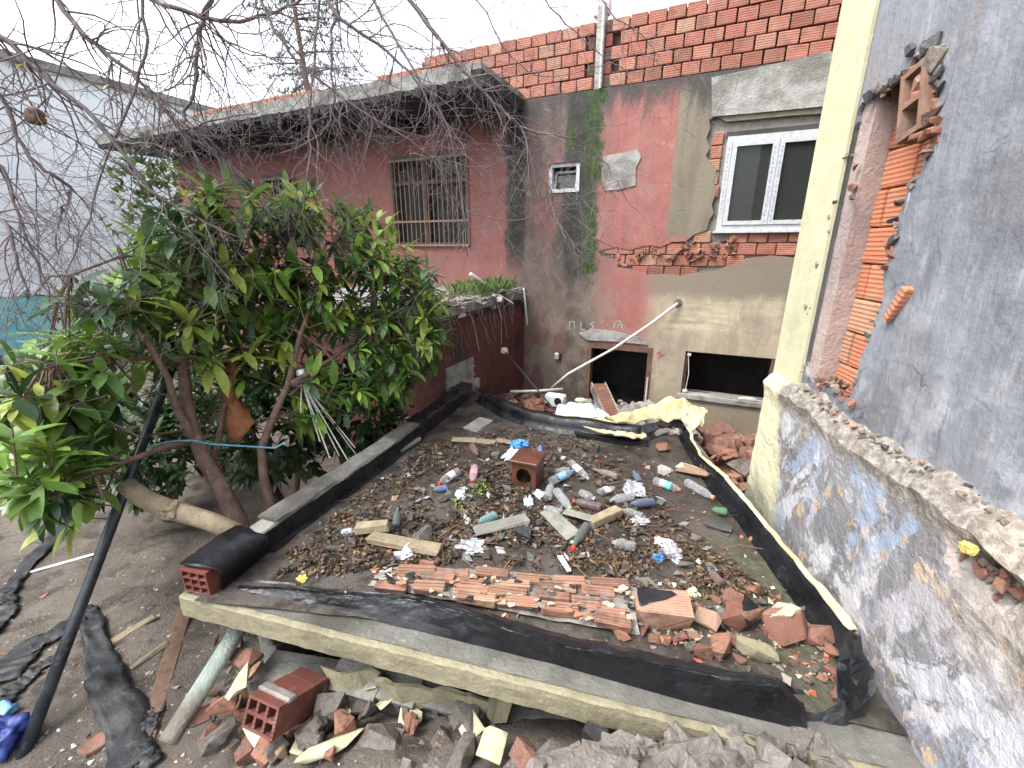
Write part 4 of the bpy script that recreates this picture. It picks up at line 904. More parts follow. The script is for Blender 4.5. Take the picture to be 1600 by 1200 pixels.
# front membrane, peeled and rolled over
bt = pxl([(352, 934), (450, 944), (530, 955), (700, 995), (867, 1036), (1070, 1093), (1180, 1120), (1262, 1140)], 1.392)
cr_ = pxl([(372, 918), (450, 922), (530, 930), (640, 936), (720, 955), (800, 985), (870, 1004), (1000, 1030), (1150, 1060), (1268, 1080)], [1.41, 1.43, 1.455, 1.485, 1.51, 1.525, 1.53, 1.53, 1.53, 1.53])
inn = pxl([(378, 908), (450, 911), (530, 918), (640, 922), (720, 934), (800, 957), (900, 984), (1000, 1003), (1060, 1018), (1150, 1036), (1265, 1052)], [1.405, 1.42, 1.44, 1.46, 1.48, 1.50, 1.505, 1.51, 1.51, 1.51, 1.51])
rows = []
for i in range(221):
    t = i / 220; b, c, n1 = polyl(bt, t), polyl(cr_, t), polyl(inn, t); tp = sst(t, .955, 1.0); c.z = lerp(c.z, 1.415, tp); n1.z = lerp(n1.z, 1.412, tp); j = .010 * fbm(t * 14, 3) + .004 * fbm(t * 34, 8); k = .008 * fbm(t * 22, 6) + .003 * fbm(t * 60, 2); j2 = .010 * fbm(t * 11, 13)
    o = (b - n1); o.z = 0; o = o.normalized() if o.length > 1e-5 else Vector((0, -1, 0)); hgt = c.z - 1.392
    rows.append([b + o * .006, b.lerp(c, .3) + o * (.004 + j2), b.lerp(c, .6) + o * (.003 + j * 1.2 - j2), b.lerp(c, .92) + o * (.002 + j), c + Vector((0, 0, k * .5)), c.lerp(n1, .3) + Vector((0, 0, k + .002)), c.lerp(n1, .7) + Vector((0, 0, -.016 + k * 1.4)), n1 + Vector((0, 0, k - .04)), n1 - o * .012 + Vector((0, 0, -.05 * hgt / .12)), n1 - o * .004 + Vector((0, 0, -.10 * hgt / .12))])
fine = []
for i, r in enumerate(rows):                                # refine across, then crease
    q = []
    for k in range(len(r) - 1):
        for m in range(3): q.append(r[k].lerp(r[k + 1], m / 3))
    q.append(r[-1]); fine.append([p + Vector((0, -.35, .4)) * (.013 * (abs(fbm(p.x * 5 + k_ * .11, p.x * 2 - k_ * .23, 3)) - .22) + .006 * fbm(p.x * 24, k_ * .5, 8)) * min(1, max(.25, (p.z - 1.39) / .08)) for k_, p in enumerate(q)])
g = G(); g.grid(fine); fmb = part('front_membrane', g, MAT['bitumen'], shed, world=True); mod(fmb, 'SOLIDIFY', thickness=.006)
# fallen brick kerb behind it
bk_me = []
for i in range(6):
    r = random.Random(i); gg = G(); L = .175
    gg.cbox(L, .05, .05, .005, .004, i)
    for k in range(3): gg.box(-L / 2 * .97, L / 2 * .95, -.019 + k * .016 - .004, -.019 + k * .016 + .004, .022, .029 + r.uniform(-.004, .002))
    m = gg.mesh('brick'); m.materials.append(MAT['brick_pale']); bk_me.append(m)
R = random.Random(21)
for row, (u0, v0, u1, v1) in enumerate(((625, 889, 985, 915), (600, 899, 965, 927), (583, 911, 965, 944), (718, 931, 985, 963), (860, 958, 1000, 980))):
    a, b = PZ(u0, v0, 1.44), PZ(u1, v1, 1.44); L = (b - a).length; n = int(L / .172); d = (b - a).normalized()
    for k in range(n):
        if row == 4 and k == 0: continue
        p = a + d * (.09 + k * L / n); ang = math.atan2(d.y, d.x)
        inst('brick', R.choice(bk_me), fmb, wm(shed).inverted() @ Matrix.Translation(p + Vector((R.uniform(-.012, .012), R.uniform(-.006, .006), R.uniform(-.012, .006)))) @ Matrix.Rotation(ang + R.uniform(-.05, .05), 4, 'Z') @ Matrix.Rotation(.18 + R.uniform(-.2, .2), 4, 'X') @ Matrix.Rotation(R.uniform(-.06, .06), 4, 'Y') @ Matrix.Diagonal((R.uniform(.85, 1.08), 1.05, R.uniform(.6, .85), 1)))
rows = loft([pxl([(575, 915), (720, 940), (860, 968), (1000, 992)], 1.408), pxl([(590, 897), (720, 905), (860, 925), (990, 945)], 1.446), pxl([(620, 882), (720, 888), (860, 898), (1000, 912)], 1.408)], 30, .012, 5); g = G(); g.grid(rows); part('mortar_bed', g, MAT['mortar'], fmb, world=True)
chips = G(); rc = random.Random(77)
for i in range(130):
    u = rc.uniform(578, 1000); v = 886 + (u - 578) * .085 + rc.uniform(0, 58) * (.5 + .5 * (u - 578) / 420); p = PZ(u, v, 1.45); p.z = 1.447 + rc.uniform(-.006, .022); s_ = rc.uniform(.010, .034)
    chips.chunk(s_ * 1.6, s_, .012, i, 9, Matrix.Translation(p) @ Matrix.Rotation(rc.uniform(-.5, .3), 4, 'Z') @ Matrix.Rotation(rc.uniform(-.3, .3), 4, 'X'), rc.choice([(.012, .012, .014), (.02, .02, .022), (.46, .30, .20), (.33, .28, .23), (.5, .42, .33), (.16, .13, .11), (.36, .15, .09)]))
part('brick_chips', chips, MAT['litter'], fmb, world=True, kind='stuff')
# broken block wall below the slab
R = random.Random(31)
for k, (u, v, z) in enumerate(((548, 1118, .93), (610, 1128, .93), (672, 1138, .92))):
    p = PZ(u, v, z) + Vector((0, .1, 0)); bb = hollow(.26, .18, .16, 3, 1, .025).mesh('block'); bb.materials.append(MAT['block'])
    inst('block', bb, shed, wm(shed).inverted() @ Matrix.Translation(p + Vector((0, .06, 0))) @ Matrix.Rotation(-.26, 4, 'Z') @ Matrix.Rotation(-math.pi + .25, 4, 'X'))
g = G(); a, b = PZ(470, 1090, .9), PZ(800, 1150, .9); d = (b - a).normalized(); M = frame(d, UP.cross(d), UP, a + Vector((0, .02, 0))); g.box(-.3, 1.6, 0, .2, -.6, 0.0, M); part('front_wall', g, MAT['block'], shed, world=True)
g = G(); g.grid(loft([pxl([(500, 1040), (600, 1068), (720, 1085), (800, 1100)], [1.05, 1.08, 1.05, 1.02]), pxl([(520, 1080), (605, 1100), (700, 1105), (790, 1130)], [.98, .93, .97, .95])], 20, .05, 4)); o = part('hanging_plaster', g, MAT['fascia'], shed, world=True); mod(o, 'SOLIDIFY', thickness=.02)
# ---------------------------------------------------------------- rubble
ch_b = [G().chunk(1, .75, .6, 300 + i, 13).mesh('brick_fragment') for i in range(10)]
for m in ch_b: m.materials.append(MAT['brick_rubble'])
ch_c = [G().chunk(1, .8, .6, 330 + i, 16).mesh('concrete_fragment') for i in range(8)]
for m in ch_c: m.materials.append(MAT['heap'])
ch_p = [G().chunk(1, .85, .18, 350 + i, 14).mesh('plaster_fragment') for i in range(6)]
for m in ch_p: m.materials.append(MAT['cream'])
ch_t = [G().chunk(1, .7, .6, 370 + i, 14).mesh('tarred_fragment') for i in range(4)]
for m in ch_t: m.materials.append(MAT['bitumen'])
KIND = {'b': ('brick_fragment', ch_b, 'brick fragment'), 'c': ('concrete_fragment', ch_c, 'concrete fragment'), 'p': ('plaster_fragment', ch_p, 'plaster fragment'), 't': ('tarred_fragment', ch_t, 'rubble')}
def frag(k, p, s, R, label, group=None, tilt=.6):
    nm, ms, cat = KIND[k]; M = Matrix.Translation(p) @ Matrix.Rotation(R.uniform(0, 6.28), 4, 'Z') @ Matrix.Rotation(R.uniform(-tilt, tilt), 4, 'X') @ Matrix.Diagonal((s, s, s, 1))
    return tag(inst(nm, R.choice(ms), None, M), label, cat, group)
R = random.Random(41)
def on_roof(u, v, h=0.0): p = PZ(u, v, RZ + h); return Vector((p.x, p.y, roofz(p.x, p.y) + h))
GF = 'brick rubble fallen on the front right of the shed roof'
for u, v, s, k in ((1105, 968, .11, 'b'), (1150, 962, .10, 't'), (1060, 998, .065, 'b'), (1040, 1003, .05, 'b'), (1022, 1000, .05, 'b'), (1085, 990, .07, 'b'), (1125, 1012, .12, 'b'), (1100, 1022, .10, 'b'), (1148, 1000, .08, 'b'), (1080, 1012, .05, 'c'), (1140, 940, .12, 'b'), (1178, 920, .07, 'b'), (1095, 950, .06, 'b'), (1120, 935, .06, 'b'), (1070, 955, .06, 'b'), (1300, 1018, .06, 'b'), (1298, 1046, .06, 'b'), (1285, 1058, .04, 'b'), (1240, 1037, .04, 'b'), (1312, 1075, .05, 'b'), (1275, 1045, .05, 'c'), (1262, 1062, .04, 'c'), (1305, 1085, .05, 'b'), (970, 990, .08, 'b'), (1005, 985, .06, 'b'), (1200, 985, .05, 'b'), (1155, 1030, .05, 'b'), (1190, 940, .05, 'c'), (1130, 980, .07, 't')):
    frag(k, on_roof(u, v, s * .22), s, R, {'b': 'orange brick fragment in the rubble at the front right roof corner', 'c': 'grey concrete crumb in the rubble at the front right roof corner', 't': 'black tarred lump in the rubble at the front right roof corner'}[k], GF + {'b': '', 'c': ' (concrete)', 't': ' (tarred)'}[k])
frag('b', on_roof(1275, 990, .03), .12, R, 'orange brick piece lying right below the cream kerb edge')
# larger named lumps
def lump(u, v, h, sx, sy, sz, rot, mat, nm, label, cat, extra=None, seed=1, tilt=.2, n=18):
    p = on_roof(u, v, h); M = Matrix.Translation(p) @ Matrix.Rotation(rot, 4, 'Z') @ Matrix.Rotation(tilt, 4, 'X')
    t = thing(nm, label, cat, M); g = G(); g.chunk(sx, sy, sz, seed, n); part('body', g, mat, t)
    if extra:
        m2, nm2, dz, k = extra; g = G(); g.chunk(sx * k, sy * k, .022, seed + 5, 14, Matrix.Translation((0, 0, sz * .5 + dz))); part(nm2, g, m2, t)
    return t
lump(1034, 952, .055, .24, .14, .13, -.15, MAT['brick_pale'], 'tarred_brick', 'broken hollow brick with peeling black tar on its top', 'brick', (MAT['bitumen'], 'tar_coat', -.012, .92), 11, .12, 24)
lump(1158, 958, .05, .17, .10, .13, .9, MAT['brick_rubble'], 'tarred_brick', 'brick lump with black tarred side beside the kerb rubble', 'brick', (MAT['bitumen'], 'tar_coat', -.02, .9), 14, .7, 22)
lump(1228, 975, .06, .15, .12, .13, .5, MAT['brick_rubble'], 'plastered_brick', 'brick lump with a cream plaster face near the right kerb', 'brick', (MAT['cream'], 'plaster_face', -.014, .95), 17, -.55, 22)
lump(1182, 1013, .035, .16, .07, .06, -.4, MAT['fascia'], 'plaster_bar', 'tan bar of plaster lying on the rubble at the front', 'plaster', None, 19, .1, 22)
lump(1083, 925, .012, .07, .06, .02, .3, MAT['cream'], 'plaster_flake', 'cream plaster flake beside the tarred brick', 'plaster', None, 23, .1)
lump(1083, 736, .03, .26, .12, .05, -.7, MAT['brick_rubble'], 'cream_slab_piece', 'cream faced brick slab leaning on the inner right kerb', 'plaster', (MAT['creamskin'], 'cream_face', -.012, .95), 27, -.15, 22)
lump(1035, 700, .025, .14, .1, .05, .3, MAT['brick_rubble'], 'brick_lump', 'red brick lump under the cream flap at the back', 'brick', None, 29, .1)
lump(1035, 735, .012, .14, .12, .02, .6, MAT['concrete'], 'concrete_flake', 'flat pale concrete flake left of the right kerb', 'concrete', None, 33, .05)
lump(1122, 823, .012, .16, .06, .025, -.5, MAT['slate'], 'dark_flake', 'dark flake beside the right kerb at mid length', 'slate', None, 35, .05)
# heaps (uncountable) that carry the single pieces
def heap(nm, c, sx, sy, sz, mat, seed, amp=.35, sub=5, lab=None, n=240, smax=.2, boxy=False):
    """angular broken pieces piled over a rough core, one uncountable mass"""
    r = random.Random(seed); g = G(); g.rock(sx * .84, sy * .84, sz * .88, 4, amp, 2.2, seed, Matrix.Translation(c)); k = 0
    while k < n:
        d = Vector((r.gauss(0, 1), r.gauss(0, 1), abs(r.gauss(0, 1)))).normalized(); m = max(abs(d.x), abs(d.y), abs(d.z)); q = d / (m ** .55)
        e = 1 + .22 * fbm(d.x * 2 + seed, d.y * 2, d.z * 2); p = c + Vector((q.x * sx / 2 * e, q.y * sy / 2 * e, q.z * sz / 2 * e)) * r.uniform(.86, 1.0)
        s = smax * r.random() ** 2.2 + .018; M = Matrix.Translation(p) @ Matrix.Rotation(r.uniform(0, 6.3), 4, 'Z') @ Matrix.Rotation(r.uniform(-.9, .9), 4, 'X') @ Matrix.Rotation(r.uniform(-.6, .6), 4, 'Y')
        if boxy and r.random() < .6: g.cbox(s * 1.2, s * .75, s * .5, s * .05, s * .09, k + seed * 777, M)
        else: g.chunk(s, s * r.uniform(.6, .95), s * r.uniform(.45, .8), seed * 1000 + k, 15, M)
        k += 1
    return single(nm, g, mat, lab, None, None, 'stuff')
hp1 = PZ(1135, 735, 1.15); heap('rubble_heap', Vector((hp1.x + .22, hp1.y + .1, .75)), 1.0, 1.7, 1.0, MAT['brick_rubble'], 3, boxy=True, lab='heap of broken brick between shed and grey wall')
for i in range(46):
    u, v = R.uniform(1088, 1182), R.uniform(688, 800)
    if u < 1088 + (v - 690) * .75: continue
    p = PZ(u, v, 1.27); s = R.uniform(.06, .17); frag('b', p + Vector((.04, .05, .0)), s, R, 'red brick fragment heaped between the right kerb and the grey wall', 'brick heap beyond the right kerb')
frag('c', PZ(1160, 728, 1.32), .2, R, 'grey concrete lump on the brick heap beyond the right kerb')
hp2 = PZ(830, 640, 1.0); heap('rubble_heap', Vector((hp2.x - .1, hp2.y + .15, .55)), 1.5, 1.1, 1.0, MAT['brick_rubble'], 5, boxy=True, lab='heap of broken brick behind the back kerb')
hp4 = PZ(1000, 640, .95); heap('rubble_heap', Vector((hp4.x, hp4.y + .1, .5)), 1.6, 1.1, .9, MAT['mortar'], 8, lab='heap of mortar rubble before the doorway')
for i in range(34):
    u, v = R.uniform(785, 868), R.uniform(618, 650); p = PZ(u, v, 1.08); frag('b', p, R.uniform(.07, .17), R, 'orange brick fragment heaped behind the black back kerb', 'brick heap behind the back kerb')
for i in range(22):
    u, v = R.uniform(618, 690), R.uniform(612, 655); p = PZ(u, v, 1.15); frag('b', p, R.uniform(.08, .2), R, 'brick fragment under the shrub beside the left kerb', 'brick rubble under the shrub')
hp3 = PZ(650, 640, .95); heap('rubble_heap', Vector((hp3.x - .15, hp3.y, .5)), 1.1, .8, 1.0, MAT['brick_rubble'], 6, boxy=True, lab='heap of broken brick under the shrub')
# front heap of concrete below the slab
g = G()
heap('concrete_heap', Vector((.52, .84, .95)), 1.34, .62, 1.0, MAT['heap'], 11, .30, 6, 'rough broken concrete mass in front of the fascia', 1500, .12)
heap('concrete_heap', Vector((-.26, .98, .66)), 1.0, .62, .74, MAT['heap'], 14, .3, 5, 'grey concrete rubble under the slab front', 380, .22)
heap('earth_heap', Vector((-.9, 1.30, .55)), .9, .7, .5, MAT['dirt'], 15, .3, 5, 'earthy rubble bank left below the slab')
def on_px(u, v, z): return PZ(u, v, z)
for u, v, z, s, k, lab in ((822, 1188, 1.22, .13, 'b', 'ribbed orange brick piece at the bottom edge of the concrete heap'), (860, 1180, 1.25, .10, 'c', 'rough pale stone beside the ribbed brick piece'), (930, 1150, 1.28, .10, 't', 'dark slate coloured lump in the concrete heap'), (975, 1170, 1.28, .06, 'b', 'small orange chip on the concrete heap, left one'), (1015, 1178, 1.28, .08, 'b', 'orange brick sliver standing in the concrete heap'), (1085, 1190, 1.28, .06, 'b', 'orange chip at the right of the concrete heap'), (770, 1165, 1.12, .13, 'p', 'yellowish plaster lump at the bottom centre'), (720, 1180, 1.05, .16, 'c', 'grey concrete lump left of the yellowish plaster')): frag(k, on_px(u, v, z), s, R, lab)
# left foot rubble
for u, v, z, s, k, lab in ((372, 1066, .99, .15, 'p', 'upright cream plaster piece beside the pale pipe'), (515, 1168, .98, .30, 'p', 'large cream plaster slab at the bottom edge'), (428, 1000, 1.02, .07, 'c', 'small white stone under the slab corner'), (425, 1135, .93, .2, 'p', 'tan plaster sheet under the hollow brick'), (350, 1100, .93, .13, 'b', 'brown brick piece below the upright cream plaster'), (470, 1100, .98, .12, 'p', 'cream chip right of the hollow brick'), (385, 1030, .98, .15, 'b', 'dark brick lump behind the upright cream plaster'), (600, 1175, .95, .3, 'c', 'concrete block end at the bottom edge'), (310, 1120, .88, .1, 'b', 'red brick piece by the open pipe end'), (340, 1150, .88, .16, 'c', 'brown stone below the pale pipe')): frag(k, on_px(u, v, z), s, R, lab, tilt=.9)
t = thing('hollow_brick', 'large dark red hollow brick with open cells on the rubble bank', 'brick', Matrix.Translation(PZ(450, 1095, 1.04)) @ Matrix.Rotation(-.35, 4, 'Z') @ Matrix.Rotation(-.50, 4, 'X') @ Matrix.Rotation(math.pi, 4, 'Z'))
g = hollow(.17, .30, .13, 3, 2, .013); part('body', g, MAT['brick_dark'], t)
g = G(); g.cbox(.18, .05, .02, .006, .003, 3, Matrix.Translation((0, .08, .07))); part('mortar_strip', g, MAT['mortar'], t)
for i in range(60):
    u, v = R.uniform(470, 800), R.uniform(1060, 1195)
    if v < 1035 + (u - 470) * .3: continue
    frag(R.choice('ccccbbp'), PZ(u, v, R.uniform(.93, 1.0)), R.uniform(.05, .16), R, 'pale rubble lump in the dark gap under the slab front', 'rubble lumps under the slab front', .9)
rubL = 'brown rubble bit strewn on the bank under the slab corner'
for i in range(80):
    u, v = R.uniform(330, 560), R.uniform(980, 1190)
    if v < 985 + (u - 380) * .3: continue
    p = PT(u, v); p.z += .05; frag(R.choice('bbbcc'), p, R.uniform(.04, .13), R, rubL, 'rubble bits on the bank') if i < 60 else None
# crumbs: uncountable
def crumbs(nm, pts, lab, smin, smax, cols, seed):
    r = random.Random(seed); g = G()
    for p in pts:
        s = r.uniform(smin, smax) * (1 if r.random() < .9 else 2); c = r.choice(cols); k = r.uniform(.7, 1.25)
        g.chunk(s, s * .8, s * .5, r.randrange(10 ** 6), 7, Matrix.Translation(p) @ Matrix.Rotation(r.uniform(0, 6), 4, 'Z') @ Matrix.Rotation(r.uniform(-.6, .6), 4, 'X'), tuple(q * k for q in c))
    return single(nm, g, MAT['litter'], lab, None, None, 'stuff')
cc = [(.42, .14, .075), (.30, .27, .24), (.22, .19, .16), (.12, .10, .085), (.45, .40, .3), (.36, .12, .07)]
pts = []
for i in range(900):
    u, v = R.uniform(440, 1330), R.uniform(660, 1090); p = PZ(u, v, RZ)
    tL = -1.35 + (p.y - 1.7) * .335
    if p.x < tL or p.x > 1.40 or p.y < 1.72 - .27 * p.x - .25 or p.y > 4.3 - .55 * p.x: continue
    pts.append(Vector((p.x, p.y, roofz(p.x, p.y) + .004)))
for i in range(420):
    u, v = R.uniform(1020, 1325), R.uniform(905, 1090); p = PZ(u, v, RZ)
    if p.x > 1.36 or v > 1000 + (u - 1000) * .22: continue
    pts.append(Vector((p.x, p.y, roofz(p.x, p.y) + .006)))
crumbs('roof_crumbs', pts, 'small brick and mortar crumbs strewn over the roof', .008, .03, cc, 3)
pts = []
for i in range(700):
    u, v = R.uniform(0, 560), R.uniform(860, 1200); p = PT(u, v)
    if p.x > -1.0 - (p.y - 1.0) * .2 and p.y > 1.4: continue
    pts.append(p + Vector((0, 0, .004)))
crumbs('ground_crumbs', pts, 'small stones and brick crumbs on the bare earth', .008, .03, [(.30, .27, .24), (.22, .18, .15), (.40, .37, .33), (.3, .12, .08), (.5, .47, .42)], 4)
# ---------------------------------------------------------------- litter on the roof
R = random.Random(51)
LP = [(415, 885), (500, 795), (600, 700), (690, 680), (800, 672), (930, 690), (1000, 750), (1060, 820), (1150, 880), (1200, 930), (1090, 940), (1000, 925), (930, 895), (800, 885), (620, 885), (520, 902), (440, 905)]
g = G(); n = 0
lc = [(.12, .075, .042), (.16, .105, .06), (.075, .048, .03), (.20, .14, .08), (.05, .036, .025), (.11, .085, .065), (.29, .2, .1), (.14, .07, .04), (.06, .045, .035)]
def leaf_quad(g, p, L, W, yaw, tilt, roll, col, curl):
    M = Matrix.Translation(p) @ Matrix.Rotation(yaw, 4, 'Z') @ Matrix.Rotation(tilt, 4, 'Y') @ Matrix.Rotation(roll, 4, 'X')
    vs = [(-L / 2, 0, 0), (-L * .1, -W / 2, curl * L), (-L * .1, W / 2, curl * L * .8), (L * .2, 0, -curl * L * .1), (L / 2, 0, curl * L)]
    g.add([M @ Vector(v) for v in vs], [(0, 1, 3), (0, 3, 2), (1, 4, 3), (3, 4, 2)], col)
while n < 8600:
    u, v = R.uniform(415, 1200), R.uniform(670, 940)
    if not inpoly(u, v, LP): continue
    if fbm(u * .012, v * .02, 4) + .5 * fbm(u * .04, v * .07, 9) < -.05 + R.uniform(-.25, .2): continue
    if u > 930 and v < 850 and R.random() < .6: continue
    p = PZ(u, v, RZ)
    if p.x < -1.33 + (p.y - 1.7) * .335: continue
    k = R.uniform(.6, 1.3); c = R.choice(lc); L = R.uniform(.012, .04) * (1.7 if R.random() < .1 else 1)
    leaf_quad(g, Vector((p.x, p.y, roofz(p.x, p.y) + R.uniform(.002, .02))), L, L * R.uniform(.35, .7), R.uniform(0, 6.3), R.gauss(0, .35), R.gauss(0, .5), tuple(q * k * .72 for q in c), R.uniform(-.15, .25)); n += 1
single('leaf_litter', g, MAT['litter'], 'brown dead leaves matted over the shed roof', None, None, 'stuff', recalc=False)
g = G()
for i in range(150):
    u, v = R.uniform(560, 1130), R.uniform(700, 915); p = PZ(u, v, RZ); p.z = roofz(p.x, p.y) + .012; a = R.uniform(0, 6.3); L = R.uniform(.06, .3); d = Vector((math.cos(a), math.sin(a), 0)); q = Vector((-d.y, d.x, 0))
    if p.x < -1.2 + (p.y - 1.7) * .335 or p.x > 1.2: continue
    g.tube([p, p + d * L * .5 + q * R.uniform(-.03, .03) + UP * R.uniform(0, .02), p + d * L + UP * R.uniform(0, .015)], R.uniform(.0012, .003), 4, col=R.choice([(.16, .09, .05), (.25, .13, .07), (.1, .07, .05)]))
gs = G(); rs = random.Random(58)
for i in range(420):                                        # soaked paper, film and bark scraps
    u, v = rs.gauss(820, 150), rs.gauss(800, 60)
    if not inpoly(u, v, [(470, 890), (600, 700), (760, 680), (960, 700), (1090, 830), (1200, 930), (1100, 940), (900, 890)]): continue
    p = on_roof(u, v, rs.uniform(.004, .022)); leaf_quad(gs, p, rs.uniform(.03, .11), rs.uniform(.02, .06), rs.uniform(0, 6.3), rs.gauss(0, .25), rs.gauss(0, .3), rs.choice([(.04, .032, .026), (.06, .045, .035), (.10, .085, .07), (.12, .105, .09), (.19, .175, .16), (.33, .33, .34), (.07, .04, .025), (.09, .10, .09), (.03, .025, .02), (.05, .035, .025)]), rs.uniform(-.1, .2))
single('scrap_litter', gs, MAT['litter'], 'soaked paper and bark scraps trodden into the roof dirt', None, None, 'stuff', recalc=False)
single('twig_litter', g, MAT['litter'], 'thin dead twigs scattered over the shed roof', None, None, 'stuff')
g = G()                                                     # small weeds
for (cu, cv, m) in ((745, 765, 60), (720, 790, 34), (765, 760, 30)):
    for i in range(m):
        p = on_roof(cu + R.gauss(0, 9), cv + R.gauss(0, 5), .01); leaf_quad(g, p, R.uniform(.02, .04), R.uniform(.012, .02), R.uniform(0, 6.3), R.uniform(-.9, .2), 0, R.choice([(.14, .24, .04), (.22, .27, .05), (.09, .17, .03)]), .1)
single('weed_patch', g, MAT['litter'], 'small green weeds sprouting in the litter near the clay block', None, None, 'stuff', recalc=False)
# ---------------------------------------------------------------- bottles
def bottle(b, c, col, cap, label, kind='pet', band=None, rad=.031, crush=.0, z=0.0, cat='bottle', contents=None, lift=.0):
    p0 = on_roof(b[0], b[1], rad * .9 + lift); p1 = on_roof(c[0], c[1], rad * .75 + lift + z); L = (p1 - p0).length
    rad *= .84; L = min(max(L * .92, .09), .30); r = rad; M = axisM(p0, p1); M.translation = (p0 + p1) / 2 - (p1 - p0).normalized() * L / 2
    t = thing('bottle', label, cat, M, 'litter bottles on the shed roof'); sd = b[0]
    def fn(p):
        k = 1 - crush * (.55 + .9 * fbm(p.z * 16 + sd, 0, 3)); return Vector((p.x * (1 + crush * .35), p.y * max(.25, k) + crush * .012 * fbm(p.z * 22, p.x * 30, sd), p.z))
    g = G()
    if kind == 'pet': prof = [(.001, .004), (r * .8, 0), (r, .01), (r, L * .12), (r * .94, L * .15), (r, L * .18), (r * .97, L * .36), (r * .93, L * .40), (r * .98, L * .44), (r, L * .6), (r * .93, L * .70), (r * .72, L * .81), (r * .44, L * .89), (r * .40, L * .93), (r * .48, L * .935), (r * .40, L * .945), (r * .38, L * .97)]
    else: prof = [(.001, .004), (r * .9, 0), (r, .008), (r, L * .5), (r * .98, L * .56), (r * .75, L * .66), (r * .5, L * .73), (r * .42, L * .8), (r * .40, L * .94), (r * .46, L * .95), (r * .46, L * .985), (r * .3, L * .99)]
    g.lathe(prof, 16, fn=fn); part('body', g, MAT[col], t, smooth=True)
    if contents: g = G(); g.lathe([(.001, .008), (r * .9, .012), (r * .9, L * .42), (.001, L * .43)], 14, fn=fn); part('contents', g, MAT[contents], t, smooth=True)
    if cap:
        g = G(); g.lathe([(.001, L * .94), (r * .50, L * .94), (r * .50, L * .995), (r * .44, L * 1.0), (.001, L * 1.0)], 14, fn=fn); part('cap', g, MAT[cap], t)
    if band:
        for i, bn in enumerate(band if isinstance(band, (list, tuple)) else [band]):
            k = 2 if isinstance(band, (list, tuple)) else 1; a = L * (.24 + .2 * i) if k == 2 else L * .28; e = a + (L * .195 if k == 2 else L * .3)
            g = G(); g.lathe([(r * 1.015, a), (r * 1.02, e)], 16, fn=fn); part('label', g, MAT[bn], t, smooth=True)
    return t
bottle((717, 737), (684, 760), 'pet_clear', 'red', 'clear bottle with white label and red cap lying left of the clay block', band='white', rad=.036)
bottle((742, 730), (738, 757), 'pet_pinkish', 'red', 'pinkish crushed bottle with its red cap pointing forward', band='pink', crush=.3)
bottle((700, 764), (676, 769), 'pet_blue', None, 'pale blue crushed bottle below the red capped white bottle', crush=.5, rad=.028)
bottle((619, 826), (622, 793), 'pet_bottle', 'black', 'dark glass bottle leaning in the leaves at the left', 'glass', rad=.028, z=.05)
bottle((776, 808), (745, 822), 'pet_teal', None, 'pale teal bottle behind the grey board', rad=.033, crush=.15)
bottle((737, 697), (748, 715), 'pet_amber', 'black', 'amber glass bottle lying near the cream plank', 'glass', rad=.034)
bottle((844, 712), (844, 697), 'pet_blue', 'bluecap', 'tiny blue bottle standing behind the clay block', rad=.025, crush=.2)
bottle((868, 741), (892, 733), 'pet_clear', None, 'clear crushed bottle touching the right of the clay block', crush=.4)
bottle((890, 722), (922, 752), 'pet_clear', None, 'clear bottle with white label above the bottle pile', band='white', crush=.2)
bottle((967, 748), (924, 735), 'pet_tan', None, 'tan glass bottle lying alone right of the bottle pile', 'glass', rad=.03)
bottle((1000, 755), (990, 738), 'pet_navy', 'bluecap', 'small dark blue bottle right of the tan glass bottle', rad=.028)
bottle((1020, 750), (1066, 766), 'pet_clear', 'red', 'clear bottle with pink and turquoise label near the right kerb', band=['pink', 'teal'], rad=.034)
bottle((1070, 752), (1118, 780), 'pet_clear', 'orange', 'long clear bottle with orange cap against the right kerb', rad=.035)
bottle((942, 796), (893, 785), 'pet_darkred', 'red', 'dark red bottle with red cap in the middle of the pile', rad=.036)
bottle((1023, 784), (982, 790), 'pet_navy', None, 'glossy navy blue bottle at the right of the pile', rad=.034)
bottle((990, 775), (950, 784), 'pet_clear', None, 'clear dented bottle left of the navy bottle', crush=.35, rad=.034)
bottle((858, 756), (897, 738), 'pet_clear', 'bluecap', 'clear bottle with blue band right beside the clay block', band='sky', rad=.034, lift=.01)
bottle((855, 782), (862, 757), 'pet_clear', None, 'clear bottle leaning at the near side of the clay block', rad=.034)
bottle((868, 768), (893, 800), 'pet_clear', 'yellow', 'clear bottle with yellow base pointing at the grey boards', rad=.034, lift=.02)
bottle((1006, 808), (970, 797), 'pet_clear', None, 'clear bottle below the navy bottle in the twigs', crush=.2)
bottle((1136, 800), (1112, 796), 'pet_green', None, 'flattened green bottle by the foot of the right kerb', crush=.55)
bottle((918, 822), (893, 862), 'pet_bottle', 'red', 'greenish bottle with red neck pointing to the camera', 'glass', rad=.034)
bottle((995, 855), (953, 848), 'pet_clear', None, 'flattened clear bottle in front of the pile', crush=.6, rad=.034)
bottle((1130, 915), (1107, 890), 'pet_amber', 'bluecap', 'brown bottle with blue cap lying by the front rubble', rad=.026)
bottle((905, 770), (930, 780), 'pet_clear', 'white', 'clear bottle with white cap deep in the bottle pile', crush=.2, lift=.02)
bottle((935, 770), (962, 762), 'pet_clear', None, 'clear crumpled bottle at the back of the pile', crush=.5, band='white')
bottle((880, 806), (850, 795), 'pet_clear', 'white', 'clear bottle with white neck below the clay block', crush=.3, lift=.01)
